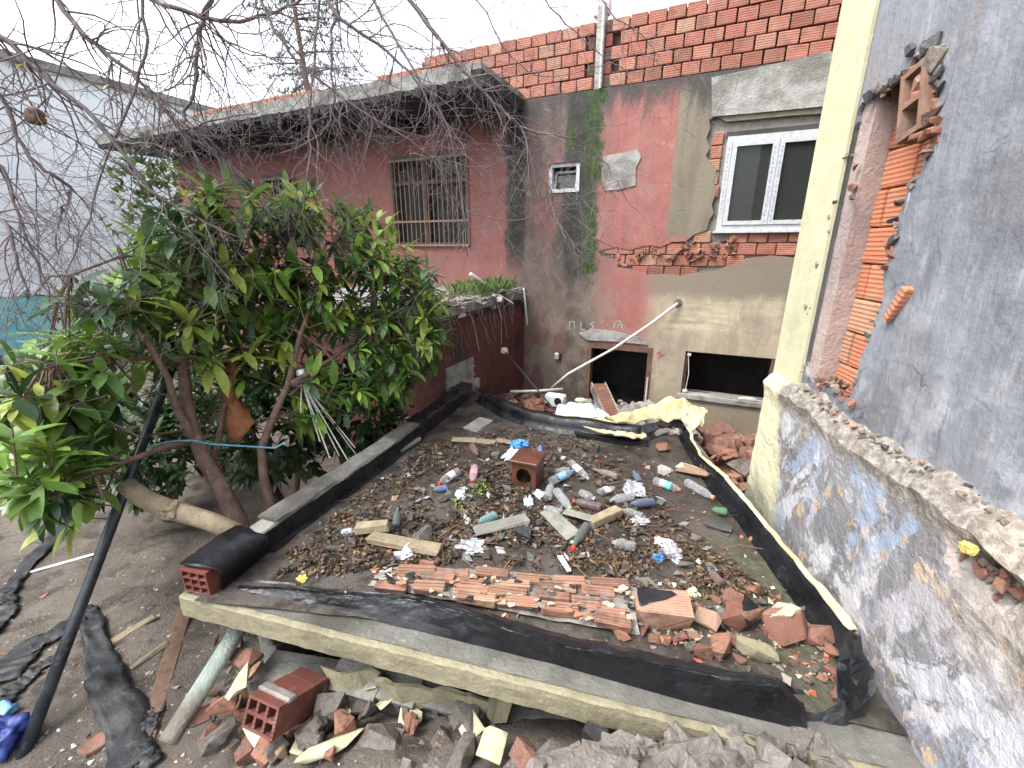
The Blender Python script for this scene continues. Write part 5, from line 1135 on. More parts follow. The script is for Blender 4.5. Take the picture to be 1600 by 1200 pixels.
# crumpled films and wrappers
def crumple(u, v, s, mat, nm, label, cat, flat=.5, seed=1):
    p = on_roof(u, v, s * flat * .3); g = G(); g.rock(s, s * .7, s * flat, 3, .9, 2.6, seed, Matrix.Translation(p) @ Matrix.Rotation(seed, 4, 'Z')); return single(nm, g, MAT[mat], label, cat)
crumple(812, 695, .13, 'bluefilm', 'plastic_bag', 'crumpled bright blue plastic bag at the back of the litter', 'bag', .45, 3)
crumple(800, 712, .15, 'whitefilm', 'plastic_film', 'crumpled white blue film in front of the blue bag', 'film', .3, 4)
crumple(720, 776, .08, 'whitefilm', 'wrapper', 'small white wrapper between the weeds', 'wrapper', .5, 5)
crumple(735, 857, .13, 'foil', 'foil', 'silvery torn wrapper in front of the grey board', 'foil', .25, 6)
crumple(632, 868, .09, 'whitefilm', 'tissue', 'white crumpled tissue in front of the yellowish plank', 'tissue', .6, 7)
crumple(1050, 864, .11, 'foil', 'foil', 'shiny silver wrapper at the right of the litter', 'foil', .35, 8)
crumple(1036, 850, .09, 'pinkfilm', 'wrapper', 'pink and white wrapper behind the shiny silver one', 'wrapper', .3, 9)
crumple(1030, 872, .06, 'bluefilm', 'wrapper', 'dark blue bit of plastic beside the shiny silver wrapper', 'wrapper', .5, 10)
crumple(992, 765, .15, 'foil', 'foil', 'grey crumpled plastic between pile and labelled bottle', 'foil', .4, 11)
crumple(900, 850, .05, 'whitefilm', 'wrapper', 'small white scrap left of the red necked bottle', 'wrapper', .5, 12)
crumple(545, 833, .06, 'foil', 'can', 'small crushed can left of the short wooden block', 'can', .5, 13)
crumple(826, 788, .07, 'whitefilm', 'cup', 'white crushed cup in front of the clay block', 'cup', .6, 14)
crumple(472, 905, .05, 'yellow', 'yellow_leaf', 'yellow withered leaf near the torn front membrane', 'leaf', .2, 15)
crumple(1000, 815, .1, 'foil', 'foil', 'clear grey film under the bottles on the right', 'foil', .3, 16)
crumple(845, 775, .09, 'whitefilm', 'film', 'pale film scrap beside the near bottles', 'film', .3, 18)
def board(a, b, w_, th, mat, nm, label, cat='board', h=.02, seed=1, roll=0.0):
    p, q = on_roof(*a, h), on_roof(*b, h); d = q - p; L = d.length; x = d.normalized(); y = UP.cross(x).normalized(); M = frame(x, y, x.cross(y), (p + q) / 2) @ Matrix.Rotation(roll, 4, 'X')
    g = G(); g.cbox(L, w_, th, .004, .006, seed); m = g.mesh(nm); m.materials.append(MAT[mat]); return tag(inst(nm, m, None, M), label, cat)
board((578, 840), (688, 862), .085, .03, 'wood', 'plank', 'yellowish weathered plank on the leaves at the left', h=.03, seed=2)
board((556, 826), (608, 824), .055, .05, 'wood', 'wood_block', 'short wooden block behind the yellowish plank', 'block', .05, 3)
board((742, 832), (824, 812), .085, .012, 'greywood', 'grey_board', 'flat grey board in front of the pale teal bottle', h=.03, seed=4)
board((852, 800), (897, 840), .095, .012, 'greywood', 'grey_board', 'grey board slanting towards the red necked bottle', h=.035, seed=5, roll=.1)
board((882, 802), (925, 812), .06, .014, 'greywood', 'grey_board', 'narrow grey green board behind the slanting board', h=.05, seed=6)
board((922, 818), (968, 798), .07, .05, 'wood', 'wood_wedge', 'tan wooden wedge right of the boards', 'wedge', .035, 7)
board((706, 686), (745, 689), .07, .02, 'wood', 'plank', 'cream plank scrap at the back left, nearest the kerb', h=.015, seed=8)
board((742, 688), (773, 692), .08, .02, 'wood', 'plank', 'middle cream plank scrap at the back of the roof', h=.015, seed=9)
board((776, 688), (798, 692), .05, .02, 'wood', 'plank', 'right cream plank scrap near the blue bag', h=.015, seed=10)
board((612, 708), (652, 684), .11, .03, 'greywood', 'concrete_offcut', 'grey rectangular slab offcut along the left kerb', 'slab', .02, 11)
board((875, 872), (890, 893), .022, .012, 'white', 'packet', 'white and red paper packet in front of the litter', 'packet', .02, 12)
board((630, 876), (680, 882), .03, .02, 'brick_rubble', 'tile_strip', 'dark tile strip behind the fallen brick rows', 'tile', .012, 15)
board((760, 655), (735, 672), .15, .02, 'concrete', 'mortar_flake', 'flat mortar flake in the bare back left corner', 'mortar', .008, 16)
frag('t', on_roof(818, 836, .015), .11, random.Random(2), 'dark slate piece right of the grey board')
frag('c', on_roof(665, 838, .02), .14, random.Random(5), 'tan stone flake right of the wooden block')
frag('c', on_roof(775, 712, .012), .1, random.Random(6), 'flat stone near the amber bottle')
# clay block with a round hole
cb0 = on_roof(800, 762, 0.0); cb1 = on_roof(836, 770, 0.0); cb2 = on_roof(858, 750, 0.0)
dx = (cb1 - cb0); dx.z = 0; W = .175; dx.normalize(); dy = Vector((-dx.y, dx.x, 0))
t = thing('clay_block', 'dark brown glazed clay flue block with a round hole', 'flue block', frame(dx, dy, UP, (cb0 + cb1) / 2 + dy * W / 2 + Vector((0, 0, .0))))
hs_ = W / 2; circ = [(.056 * math.cos(a * math.pi / 12), .0875 + .062 * math.sin(a * math.pi / 12)) for a in range(24)]
g = G(); g.plate(rect(-hs_, hs_, 0, .185), [circ], -hs_, -hs_ + .02); part('front', g, MAT['clay'], t)
g = G(); g.box(-hs_, -hs_ + .02, -hs_ + .021, hs_, 0, .185); g.box(hs_ - .02, hs_, -hs_ + .021, hs_, 0, .185); g.box(-hs_ + .021, hs_ - .021, hs_ - .02, hs_, 0, .185); part('sides', g, MAT['clay'], t)
g = G(); g.cbox(W + .03, W + .035, .022, .005, .002, 3, Matrix.Translation((0, 0, .197))); part('lid', g, MAT['clay'], t)
# ---------------------------------------------------------------- yard things
def pathD(pts): return [PD(u, v, d) for u, v, d in pts]
b0 = PT(40, 1172); d0 = (b0 - CO).dot(CF); p1 = PD(274, 560, 3.25)
t = thing('steel_pole', 'long dark steel pole leaning against the shrub trunk', 'pole', Matrix.Translation(b0)); g = G(); g.tube([b0 - (p1 - b0) * .02, b0.lerp(p1, .5), p1 + (p1 - b0) * .02], .030, 14); part('tube', g, MAT['metal'], t, world=True, smooth=True)
g = G(); q = b0.lerp(p1, .99); dd = (p1 - b0).normalized(); g.tube([q, q + dd * .05], .036, 14); part('collar', g, MAT['metal'], t, world=True)
pts = [PZ(372, 832, 1.46), PD(330, 815, 2.50), PD(290, 803, 2.52), PD(262, 796, 2.53), PD(225, 778, 2.55), PD(196, 758, 2.57)]
t = thing('cut_branch', 'pale debarked log end poking out from under the left kerb', 'log', Matrix.Translation(pts[0])); g = G(); g.tube(pts, [.05, .05, .049, .056, .05, .052], 14); g.v = [v + Vector((fbm(v.x * 14, v.y * 14, v.z * 14), fbm(v.x * 14, v.y * 14, v.z * 14 + 4), fbm(v.x * 14 + 3, v.y * 14, v.z * 14))) * .008 for v in g.v]; part('shaft', g, MAT['wood'], t, world=True, smooth=True)
g = G(); g.rock(.1, .1, .1, 3, .3, 2, 3, Matrix.Translation(PD(266, 797, 2.50))); part('knot', g, MAT['wood'], t, world=True)
# pale metal downpipe, open at the lower end
a, b = PZ(382, 968, 1.12), PZ(262, 1160, .86); t = thing('downpipe', 'bent pale metal downpipe with flaking paint below the slab corner', 'pipe', Matrix.Translation(b)); M = axisM(b, a); L = (a - b).length
g = G(); g.lathe([(.040, 0), (.044, 0), (.046, .02), (.044, .03), (.044, L), (.038, L), (.040, 0)], 16, fn=lambda p: Vector((p.x * (1 + .25 * fbm(p.z * 5, 1)), p.y * (.85 + .25 * fbm(p.z * 6, 7)), p.z)), M=M); part('tube', g, MAT['greenpipe'] if 'greenpipe' in MAT else MAT['whitefilm'], t, world=True, smooth=True)
def gboard(a, b, za, zb, w_, th, mat, nm, label, cat, seed=1):
    p, q = PT(*a) + UP * za, PT(*b) + UP * zb; d = q - p; x = d.normalized(); y = UP.cross(x).normalized(); M = frame(x, y, x.cross(y), (p + q) / 2); g = G(); g.cbox(d.length, w_, th, .005, .008, seed); m = g.mesh(nm); m.materials.append(MAT[mat]); return tag(inst(nm, m, None, M), label, cat)
gboard((292, 950), (222, 1185), .02, .02, .09, .025, 'brownwood', 'plank', 'dark weathered plank lying on the earth beside the pipe', 'plank', 2)
gboard((175, 1008), (245, 968), .02, .03, .05, .015, 'wood', 'wood_splinter', 'pale jagged wood splinter on the bare earth', 'wood', 3)
gboard((205, 1045), (262, 1008), .01, .02, .03, .012, 'wood', 'wood_splinter', 'small pale splinter below the jagged one', 'wood', 4)
gboard((128, 1182), (172, 1150), .01, .01, .09, .03, 'brick_rubble', 'tile_piece', 'flat red tile piece on the earth at the bottom left', 'tile', 5)
gboard((150, 870), (20, 905), .03, .02, .012, .01, 'wpipe', 'thin_stick', 'thin pale stick across the earth under the shrub', 'stick', 6)
gboard((80, 775), (180, 722), .03, .03, .02, .015, 'wpipe', 'white_strip', 'long white strip lying on the ground under the shrub', 'strip', 7)
gboard((0, 800), (90, 765), .03, .03, .03, .015, 'wpipe', 'white_strip', 'white strip at the left photo edge under the leaves', 'strip', 8)
def ribbon(px, w0, w1, nm, label, seed):
    P = [PT(u, v) for u, v in px]; n = 40; rows = []
    for i in range(n + 1):
        t = i / n; p = polyl(P, t); d = polyl(P, min(1, t + .03)) - polyl(P, max(0, t - .03)); d.z = 0; d.normalize(); q = Vector((-d.y, d.x, 0)); r = []
        W_ = lerp(w0, w1, t) * (1 + .35 * fbm(t * 6, seed))
        for k in range(7):
            o = (k / 6 - .5) * W_; x, y = p.x + q.x * o + .02 * fbm(t * 7, k * .4, seed), p.y + q.y * o; r.append(Vector((x, y, gz(x, y) + .014 + .03 * abs(fbm(t * 10, k * .9, seed + 3)))))
        rows.append(r)
    g = G(); g.grid(rows); o = single(nm, g, MAT['plastic_sheet'], label, 'plastic sheet', smooth=True); mod(o, 'SOLIDIFY', thickness=.004, offset=0); return o
ribbon([(150, 775), (110, 815), (70, 860), (30, 905), (0, 950)], .16, .10, 'plastic_strip', 'black plastic strip winding from the shrub to the left edge', 1)
ribbon([(-10, 1075), (40, 1020), (90, 990), (130, 965), (155, 955)], .26, .12, 'plastic_strip', 'wide black plastic strip crossing behind the steel pole', 2)
ribbon([(130, 955), (148, 985), (155, 1030), (175, 1085), (200, 1130), (205, 1205)], .10, .20, 'plastic_strip', 'black plastic strip running down to the bottom edge', 3)
ribbon([(-15, 1120), (20, 1085), (60, 1050), (95, 1030)], .12, .06, 'plastic_strip', 'narrow black plastic strip left of the steel pole', 4)
ribbon([(-20, 1000), (10, 960), (15, 920)], .12, .1, 'plastic_strip', 'black plastic scrap at the left photo edge', 6)
ribbon([(235, 1205), (225, 1160), (250, 1110)], .10, .05, 'plastic_strip', 'black plastic scrap beside the dark plank', 5)
p = PT(8, 1165); g = G(); g.rock(.17, .16, .14, 4, .4, 2.0, 3, Matrix.Translation(p + UP * .05)); single('plastic_bag', g, MAT['deepblue'], 'deep blue plastic bag at the lower left corner', 'bag', smooth=True)
p = PT(5, 1120); g = G(); g.rock(.1, .09, .06, 3, .6, 2.4, 5, Matrix.Translation(p + UP * .03)); single('plastic_scrap', g, MAT['sky'], 'light blue plastic scrap above the deep blue bag', 'plastic', smooth=True)
# tyres and a slab at the far left
def tyre(p, label):
    t = thing('tyre', label, 'tyre', Matrix.Translation(p)); g = G(); pr = []
    for k in range(13): a = 2 * math.pi * k / 12; pr.append((.24 + .085 * math.cos(a), .09 + .09 * math.sin(a)))
    g.lathe(pr, 28); part('tread', g, MAT['rubber'], t, smooth=True); return t
tyre(PT(52, 560), 'black tyre lying flat near the turquoise dado'); tyre(PT(8, 572), 'black tyre at the left photo edge by the turquoise dado')
q = PT(30, 690); t = thing('concrete_platform', 'grey concrete slab raised over a dark gap at the far left', 'slab', Matrix.Translation(q) @ Matrix.Rotation(.5, 4, 'Z'))
g = G(); g.cbox(1.9, 1.0, .14, .02, .01, 3, Matrix.Translation((-.5, .5, .78))); part('slab', g, MAT['concrete'], t)
for x in (-1.3, .3):
    g = G(); g.cbox(.2, .9, .8, .02, .01, 3, Matrix.Translation((x, .5, .32))); part('support', g, MAT['block'], t)
g = G(); g.box(-1.2, .2, .85, .92, -.1, .70); part('gap_shade_panel', g, MAT['dark'], t)  # dark panel added for the shade under the slab
# pipes by the house
wl_ = PB(1059, 474, -.05); W0 = MB @ Vector((wl_[0], -.05, wl_[1])); e = PZ(862, 606, 1.14)
dW, dE = (W0 - CO).dot(CF), (e - CO).dot(CF)
g = G(); g.tube([W0, PD(1015, 507, lerp(dW, dE, .25)), PD(960, 544, lerp(dW, dE, .5)), PD(915, 569, lerp(dW, dE, .72)), PD(888, 584, lerp(dW, dE, .85)), e], .018, 8); single('white_pipe', g, MAT['wpipe'], 'long bent white pipe running from the wall down to the rubble', 'pipe', smooth=True)
g = G(); g.tube([PZ(797, 612, 1.2), PZ(840, 611, 1.2), PZ(879, 608, 1.2)], .02, 8); single('white_pipe', g, MAT['wpipe'], 'short white pipe lying on the bricks behind the back kerb', 'pipe', smooth=True)
g = G(); q = annex.matrix_world @ Vector((.04, -.62, 2.36)); g.tube([PS(818, 450, -2.50), PS(823, 500, -2.50), PS(828, 545, -2.50)], .016, 8); single('white_pipe', g, MAT['wpipe'], 'white pipe hanging down from the canopy edge', 'pipe', smooth=True)
g = G(); g.tube([PS(735, 428, -2.7), PS(752, 440, -2.66), PS(775, 455, -2.62)], .022, 8); single('white_stick', g, MAT['wpipe'], 'pale stick lying among the grass on the canopy', 'stick', smooth=True)
a = PS(788, 548, -2.45); g = G(); g.tube([a, PZ(873, 648, 1.14)], .010, 6); t = single('dark_rod', g, MAT['metal'], 'thin dark rod leaning from the annex to the brick heap', 'rod')
g = G(); g.rock(.09, .07, .08, 3, .3, 2, 2, Matrix.Translation(a)); part('white_end', g, MAT['wpipe'], t, world=True)
a, b = PZ(958, 655, 1.0), PD(935, 602, 5.9); t = thing('channel', 'brown hollow brick column leaning in the doorway', 'beam', Matrix.Translation(a)); M = axisM(a, b); L = (b - a).length
g = G(); g.box(-.09, .09, -.05, .03, 0, L, M); part('web', g, MAT['brick_dark'], t, world=True)
for sx in (-.10, .085):
    g = G(); g.box(sx, sx + .015, -.08, .04, 0, L + .02, M); part('flange', g, MAT['mortar'], t, world=True)
p = PZ(868, 625, 1.2); Ms = frame(AV, NV, UP, p); t = thing('white_device', 'white plastic box with a round black lens on the brick heap', 'device', Ms); g = G(); g.cbox(.24, .12, .15, .012, .003, 1); part('body', g, MAT['white'], t)
g = G(); g.lathe([(.001, .0), (.045, 0), (.045, .01), (.001, .01)], 16, Matrix.Translation((.05, -.06, .01)) @ Matrix.Rotation(math.pi / 2, 4, 'X')); part('lens', g, MAT['black'], t)
g = G(); g.box(-.11, -.06, -.066, -.0605, -.07, -.03); part('socket', g, MAT['black'], t)
rows = loft([pxl([(866, 650), (900, 655), (930, 652), (955, 650)], [1.2, 1.22, 1.22, 1.2]), pxl([(868, 640), (900, 641), (930, 643), (950, 645)], [1.25, 1.28, 1.26, 1.2]), pxl([(872, 630), (893, 626), (925, 630), (945, 640)], [1.22, 1.24, 1.22, 1.16])], 20, .05, 4)
g = G(); g.grid(rows); o = single('white_sheet', g, MAT['whitefilm'], 'crumpled white plastic sheet behind the cream flap', 'sheet', smooth=True); mod(o, 'SOLIDIFY', thickness=.006); mod(o, 'SUBSURF', levels=1, render_levels=1)
g = G(); g.chunk(.14, .1, .1, 5, 14, Matrix.Translation(PZ(907, 628, 1.22))); single('plaster_fragment', g, MAT['cream'], 'cream plaster lump on the white sheet', 'plaster')
# canopy debris and grass
R = random.Random(61); g = G(); MA = annex.matrix_world.copy(); MA = MB @ Matrix.Translation((SX, 0, 0))
for i in range(420):
    x, y = R.uniform(-.45, -.02), R.uniform(-1.35, -.15); p = MA @ Vector((x, y, 2.42)); a = R.uniform(0, 6.3); L = R.uniform(.08, .22); d = Vector((math.cos(a), math.sin(a), 0)); w_ = .004
    q = Vector((-d.y, d.x, 0)) * w_; g.add([p - q, p + q, p + UP * L * .7 + d * L * .25, p + UP * L + d * L * .6], [(0, 1, 2), (2, 1, 3)], R.choice([(.07, .15, .03), (.12, .22, .05), (.05, .10, .025), (.18, .2, .07)]))
single('grass_tuft', g, MAT['litter'], 'green grass growing on the littered canopy slab', None, None, 'stuff', recalc=False)
g = G()
for i in range(90):
    x, y = R.uniform(-.9, .02), R.uniform(NA - .05, -.3); p = MA @ Vector((x, y, 2.43)); a = R.uniform(0, 6.3); L = R.uniform(.15, .6); d = Vector((math.cos(a), math.sin(a), R.uniform(-.1, .25))); g.tube([p, p + d * L * .5 + UP * R.uniform(-.02, .05), p + d * L + UP * R.uniform(-.08, .03)], R.uniform(.003, .009), 5, col=R.choice([(.15, .12, .1), (.3, .27, .23), (.09, .07, .06)]))
for i in range(120):
    x, y = R.uniform(-.9, .03), R.uniform(NA - .1, -.2); g.chunk(.09, .06, .04, i, 9, MA @ Matrix.Translation((x, y, 2.43)) @ Matrix.Rotation(R.uniform(0, 6), 4, 'Z'), R.choice([(.2, .18, .15), (.3, .28, .25), (.12, .1, .08), (.25, .12, .08)]))
for i in range(140):
    y = R.uniform(NA - .12, -.1); s_ = R.uniform(.03, .14); g.chunk(s_, s_ * .8, s_ * .5, 900 + i, 10, MA @ Matrix.Translation((R.uniform(-.06, .05), y, R.uniform(2.27, 2.44))) @ Matrix.Rotation(R.uniform(0, 6), 4, 'Z') @ Matrix.Rotation(R.uniform(-.7, .7), 4, 'X'), R.choice([(.2, .18, .15), (.3, .28, .25), (.10, .08, .065), (.06, .055, .05)]))
for i in range(60):
    y = R.uniform(NA - .1, -.5); p = MA @ Vector((R.uniform(-.1, .06), y, 2.40)); L = R.uniform(.15, .6); d = Vector((R.uniform(-.3, .5), R.uniform(-.5, .2), -1)).normalized(); g.tube([p, p + d * L * .5 + Vector((R.uniform(-.05, .05), R.uniform(-.05, .05), .04)), p + d * L], R.uniform(.002, .005), 4, col=(.16, .12, .1))
single('canopy_debris', g, MAT['litter'], 'twigs and rubble bits piled on the canopy slab', None, None, 'stuff')
# umbrella ribs with a white hub
h0 = PD(470, 588, 3.3); t = thing('umbrella_frame', 'bare umbrella ribs with a white hub caught in the shrub', 'umbrella', Matrix.Translation(h0))
g = G(); g.lathe([(.001, -.06), (.022, -.06), (.028, -.01), (.028, 0), (.024, .005), (.03, .01), (.03, .05), (.001, .055)], 14, Matrix.Translation(h0)); part('hub', g, MAT['white'], t, world=True, smooth=True)
for u, v, d in ((545, 722, 3.35), (530, 712, 3.4), (555, 700, 3.5), (515, 715, 3.3), (500, 690, 3.3), (470, 645, 3.25), (560, 715, 3.6)):
    g = G(); g.tube([h0 - UP * .04, PD(u, v, d)], .0045, 5); part('rib', g, MAT['wpipe'], t, world=True)
g = G(); g.tube([PD(232, 700, 2.85), PD(262, 690, 2.85), PD(300, 688, 2.85), PD(330, 694, 2.95), PD(380, 697, 3.0), PD(430, 700, 3.05), PD(448, 690, 3.05)], .006, 6); single('blue_twine', g, MAT['rope'], 'thin blue twine tied between pole and shrub stems', 'twine')
rows = loft([pathD([(352, 565, 3.2), (345, 610, 3.2), (350, 650, 3.2), (355, 690, 3.2)]), pathD([(366, 560, 3.15), (362, 610, 3.14), (368, 650, 3.15), (372, 690, 3.15)]), pathD([(372, 575, 3.2), (376, 620, 3.22), (392, 650, 3.2), (398, 660, 3.2)])], 14, .02, 2)
g = G(); g.grid(rows); o = single('rusty_sheet', g, MAT['rustsheet'] if 'rustsheet' in MAT else MAT['brick_rubble'], 'curled rusty orange metal sheet standing among the stems', 'metal sheet', smooth=True); mod(o, 'SOLIDIFY', thickness=.005)
# ---------------------------------------------------------------- evergreen shrub
def leaf(g, p, d, up, L, W, col, bend=.25, fold=.25):
    d = d.normalized(); s = d.cross(up); s = s.normalized() if s.length > 1e-3 else d.orthogonal().normalized(); n = s.cross(d); vs = [p]; T = (.22, .5, .78); Wd = (.72, 1.0, .7)
    for t, w_ in zip(T, Wd):
        c = p + d * (L * t) - n * (bend * L * t * t); k = W * .5 * w_
        vs += [c - s * k + n * (fold * k), c, c + s * k + n * (fold * k)]
    vs.append(p + d * L * .98 - n * (bend * L))
    g.add(vs, [(0, 2, 1), (0, 3, 2), (1, 2, 5, 4), (2, 3, 6, 5), (4, 5, 8, 7), (5, 6, 9, 8), (7, 8, 10), (8, 9, 10)], col)
R = random.Random(71)
base = PT(395, 870); base = Vector((PD(372, 812, 2.95).x + .05, PD(372, 812, 2.95).y + .02, gz(-1.9, 2.6)))
shrub = thing('evergreen_shrub', 'large leafy evergreen shrub with several stems growing left of the shed', 'shrub', Matrix.Translation(base))
stems = [([(372, 812, 2.97), (345, 762, 2.97), (318, 715, 2.96), (300, 670, 2.95), (290, 620, 2.95), (286, 560, 2.95), (290, 500, 2.95), (297, 430, 2.98), (306, 370, 3.02), (322, 310, 3.1)], .062, .016),
         ([(312, 705, 2.97), (292, 665, 2.9), (276, 640, 2.85), (262, 590, 2.75), (235, 540, 2.65), (190, 490, 2.55)], .034, .010),
         ([(425, 800, 3.15), (412, 745, 3.15), (408, 700, 3.15), (428, 650, 3.18), (450, 600, 3.2), (470, 520, 3.3), (500, 440, 3.45), (520, 380, 3.55)], .04, .010),
         ([(350, 790, 3.1), (335, 720, 3.15), (350, 640, 3.2), (372, 560, 3.3), (395, 470, 3.4), (420, 380, 3.5)], .03, .009),
         ([(300, 690, 2.95), (255, 700, 2.7), (200, 720, 2.5), (150, 740, 2.35), (100, 760, 2.25)], .024, .007),
         ([(287, 570, 2.95), (230, 560, 2.75), (160, 560, 2.55), (90, 570, 2.4)], .02, .006),
         ([(290, 500, 2.95), (330, 450, 3.1), (400, 400, 3.3), (470, 350, 3.45)], .02, .006),
         ([(455, 600, 3.2), (520, 560, 3.5), (590, 500, 3.8), (650, 470, 4.0)], .022, .007),
         ([(297, 440, 2.98), (250, 400, 2.9), (190, 400, 2.75), (110, 430, 2.6)], .018, .006)]
tips = []
for k, (pts, r0, r1) in enumerate(stems):
    P = pathD(pts)
    if k in (0, 2, 3): P = [Vector((P[0].x + .04, P[0].y + .02, gz(P[0].x, P[0].y) - .05))] + P
    n = len(P); g = G(); g.tube(P, [lerp(r0, r1, i / (n - 1)) for i in range(n)], 9); part('stem' if k in (0, 2, 3) else 'limb', g, MAT['bark'], shrub, world=True, smooth=True)
    tips += P[2:]
CP = [(195, 440), (250, 330), (330, 285), (430, 290), (520, 290), (600, 330), (645, 390), (690, 440), (700, 540), (670, 600), (600, 640), (520, 660), (480, 690), (440, 640), (420, 600), (330, 600), (320, 660), (250, 690), (200, 780), (120, 830), (30, 800), (0, 740), (0, 600), (40, 545), (95, 520), (105, 450)]
g = G(); gt = G(); nC = 0; gc = [(.12, .23, .05), (.16, .29, .055), (.09, .17, .04), (.20, .34, .06), (.27, .42, .075), (.13, .22, .11), (.055, .115, .045), (.22, .36, .06), (.30, .37, .07), (.03, .065, .028)]
while nC < 700:
    u, v = (R.uniform(0, 700), R.uniform(280, 835)) if nC < 590 else (R.uniform(560, 712), R.uniform(400, 630))
    if not inpoly(u, v, CP): continue
    dep = lerp(2.35, 3.85, min(1, u / 640)) + R.uniform(-.25, .55) - (.15 if v > 650 else 0)
    ty = (v - 560) / 610.0; pu = 274 - 234 * ty; pdp = lerp(3.25, d0, ty)
    if ty > 0 and abs(u - pu) < 62 and dep < pdp + .3: continue
    p = PD(u, v, dep)
    # stay clear of the shed roof: keep left of the kerb line when low
    if p.z < 1.75 and p.x > -1.75 + (p.y - 1.7) * .335: continue
    j = min(tips, key=lambda q: (q - p).length)
    dd = (p - j); dd = dd.normalized() if dd.length > .05 else Vector((R.uniform(-1, 1), R.uniform(-1, 1), .5)).normalized()
    dd = (dd + Vector((R.uniform(-.6, .6), R.uniform(-.6, .6), R.uniform(-.3, .9)))).normalized()
    a0 = p - dd * R.uniform(.12, .3); gt.tube([a0, p], [.005, .0035], 4)
    if R.random() < .35: gt.tube([a0, a0.lerp(j, .5) + Vector((0, 0, .05)), j], [.005, .007, .009], 4)
    base_c = R.choice(gc); m = R.randint(6, 10); big = R.uniform(.75, 1.3) * (1.05 if u < 480 else .85)
    o1 = dd.orthogonal().normalized(); o2 = dd.cross(o1)
    for i in range(m):
        a = i * 2.4 + R.uniform(-.3, .3); out = o1 * math.cos(a) + o2 * math.sin(a); t = R.uniform(0, 1)
        dl = (out * R.uniform(.7, 1.1) + dd * R.uniform(.1, .9) + Vector((0, 0, -.15))).normalized(); L = R.uniform(.12, .225) * big; k = R.uniform(.7, 1.35)
        leaf(g, p - dd * (.10 * t), dl, UP if abs(dl.z) < .9 else o1, L, L * R.uniform(.26, .36), tuple(q * k for q in base_c), R.uniform(.1, .4), R.uniform(.1, .35))
    nC += 1
part('crown', g, MAT['leaf'], shrub, world=True, recalc=False, smooth=True); part('twigs', gt, MAT['bark'], shrub, world=True, kind='stuff')
# ---------------------------------------------------------------- far bush, pine
def bush(nm, c, rx, rz, n, L, cols, label, cat, seed, trunk_h):
    r = random.Random(seed); b = Vector((c.x, c.y, gz(c.x, c.y))); t = thing(nm, label, cat, Matrix.Translation(b)); g = G()
    for k in range(5):
        a = r.uniform(0, 6.3); g.tube([b, b.lerp(c, .5) + Vector((.2 * math.cos(a), .2 * math.sin(a), 0)), c + Vector((rx * .6 * math.cos(a), rx * .6 * math.sin(a), r.uniform(-.3, .6) * rz))], [.04, .025, .008], 6)
    part('trunk', g, MAT['bark'], t, world=True); g = G()
    for i in range(n):
        d = Vector((r.gauss(0, 1), r.gauss(0, 1), r.gauss(0, 1))).normalized(); k = r.uniform(.45, 1) * (1 + .35 * fbm(d.x * 2.5, d.y * 2.5, d.z * 2.5 + seed)); p = c + Vector((d.x * rx * k, d.y * rx * k, d.z * rz * k)); col = r.choice(cols)
        for m in range(5):
            e = (d + Vector((r.uniform(-1, 1), r.uniform(-1, 1), r.uniform(-.6, .8)))).normalized(); q = r.uniform(.7, 1.3); leaf(g, p, e, UP, L * r.uniform(.7, 1.2), L * .36, tuple(x * q for x in col), .2, .2)
    part('crown', g, MAT['leaf'], t, world=True, recalc=False, smooth=True); return t
bush('leafy_bush', PD(255, 345, 6.2), .55, 1.0, 330, .13, [(.10, .19, .05), (.14, .24, .06), (.07, .13, .04), (.16, .22, .05)], 'tall pale green bush at the far end of the red house', 'bush', 4, 1)
bush('leafy_bush', PD(165, 485, 6.5), .8, .45, 200, .12, [(.06, .13, .03), (.05, .10, .03), (.09, .17, .04)], 'low green bush before the turquoise dado', 'bush', 6, 1)
bush('low_bush', PD(560, 640, 4.15), .45, .5, 240, .13, [(.04, .085, .03), (.055, .11, .035), (.03, .06, .025)], 'dark low bush between shrub and annex wall', 'bush', 9, 1)
bush('low_bush', PD(430, 670, 4.1), .5, .5, 260, .13, [(.04, .085, .03), (.055, .11, .035), (.035, .07, .03)], 'dark bush behind the forked shrub stems', 'bush', 11, 1)
bush('low_bush', PD(230, 690, 4.1), .6, .5, 260, .14, [(.05, .10, .03), (.065, .13, .04), (.035, .07, .03)], 'dark bush behind the leaning steel pole', 'bush', 12, 1)
bush('low_bush', PD(320, 650, 4.9), .6, .6, 240, .14, [(.05, .10, .03), (.065, .13, .04), (.035, .07, .03)], 'dark bush deep between the shrub stems', 'bush', 13, 1)
pc = PD(470, 85, 15.5); pb = Vector((pc.x, pc.y, .6)); pine = thing('pine_tree', 'dark pine tree rising behind the red house roof', 'tree', Matrix.Translation(pb))
g = G(); g.tube([pb, Vector((pc.x + .2, pc.y, 6)), Vector((pc.x - .1, pc.y, 12.5))], [.22, .15, .04], 8); part('trunk', g, MAT['bark'], pine, world=True); g = G(); gb = G(); R = random.Random(81)
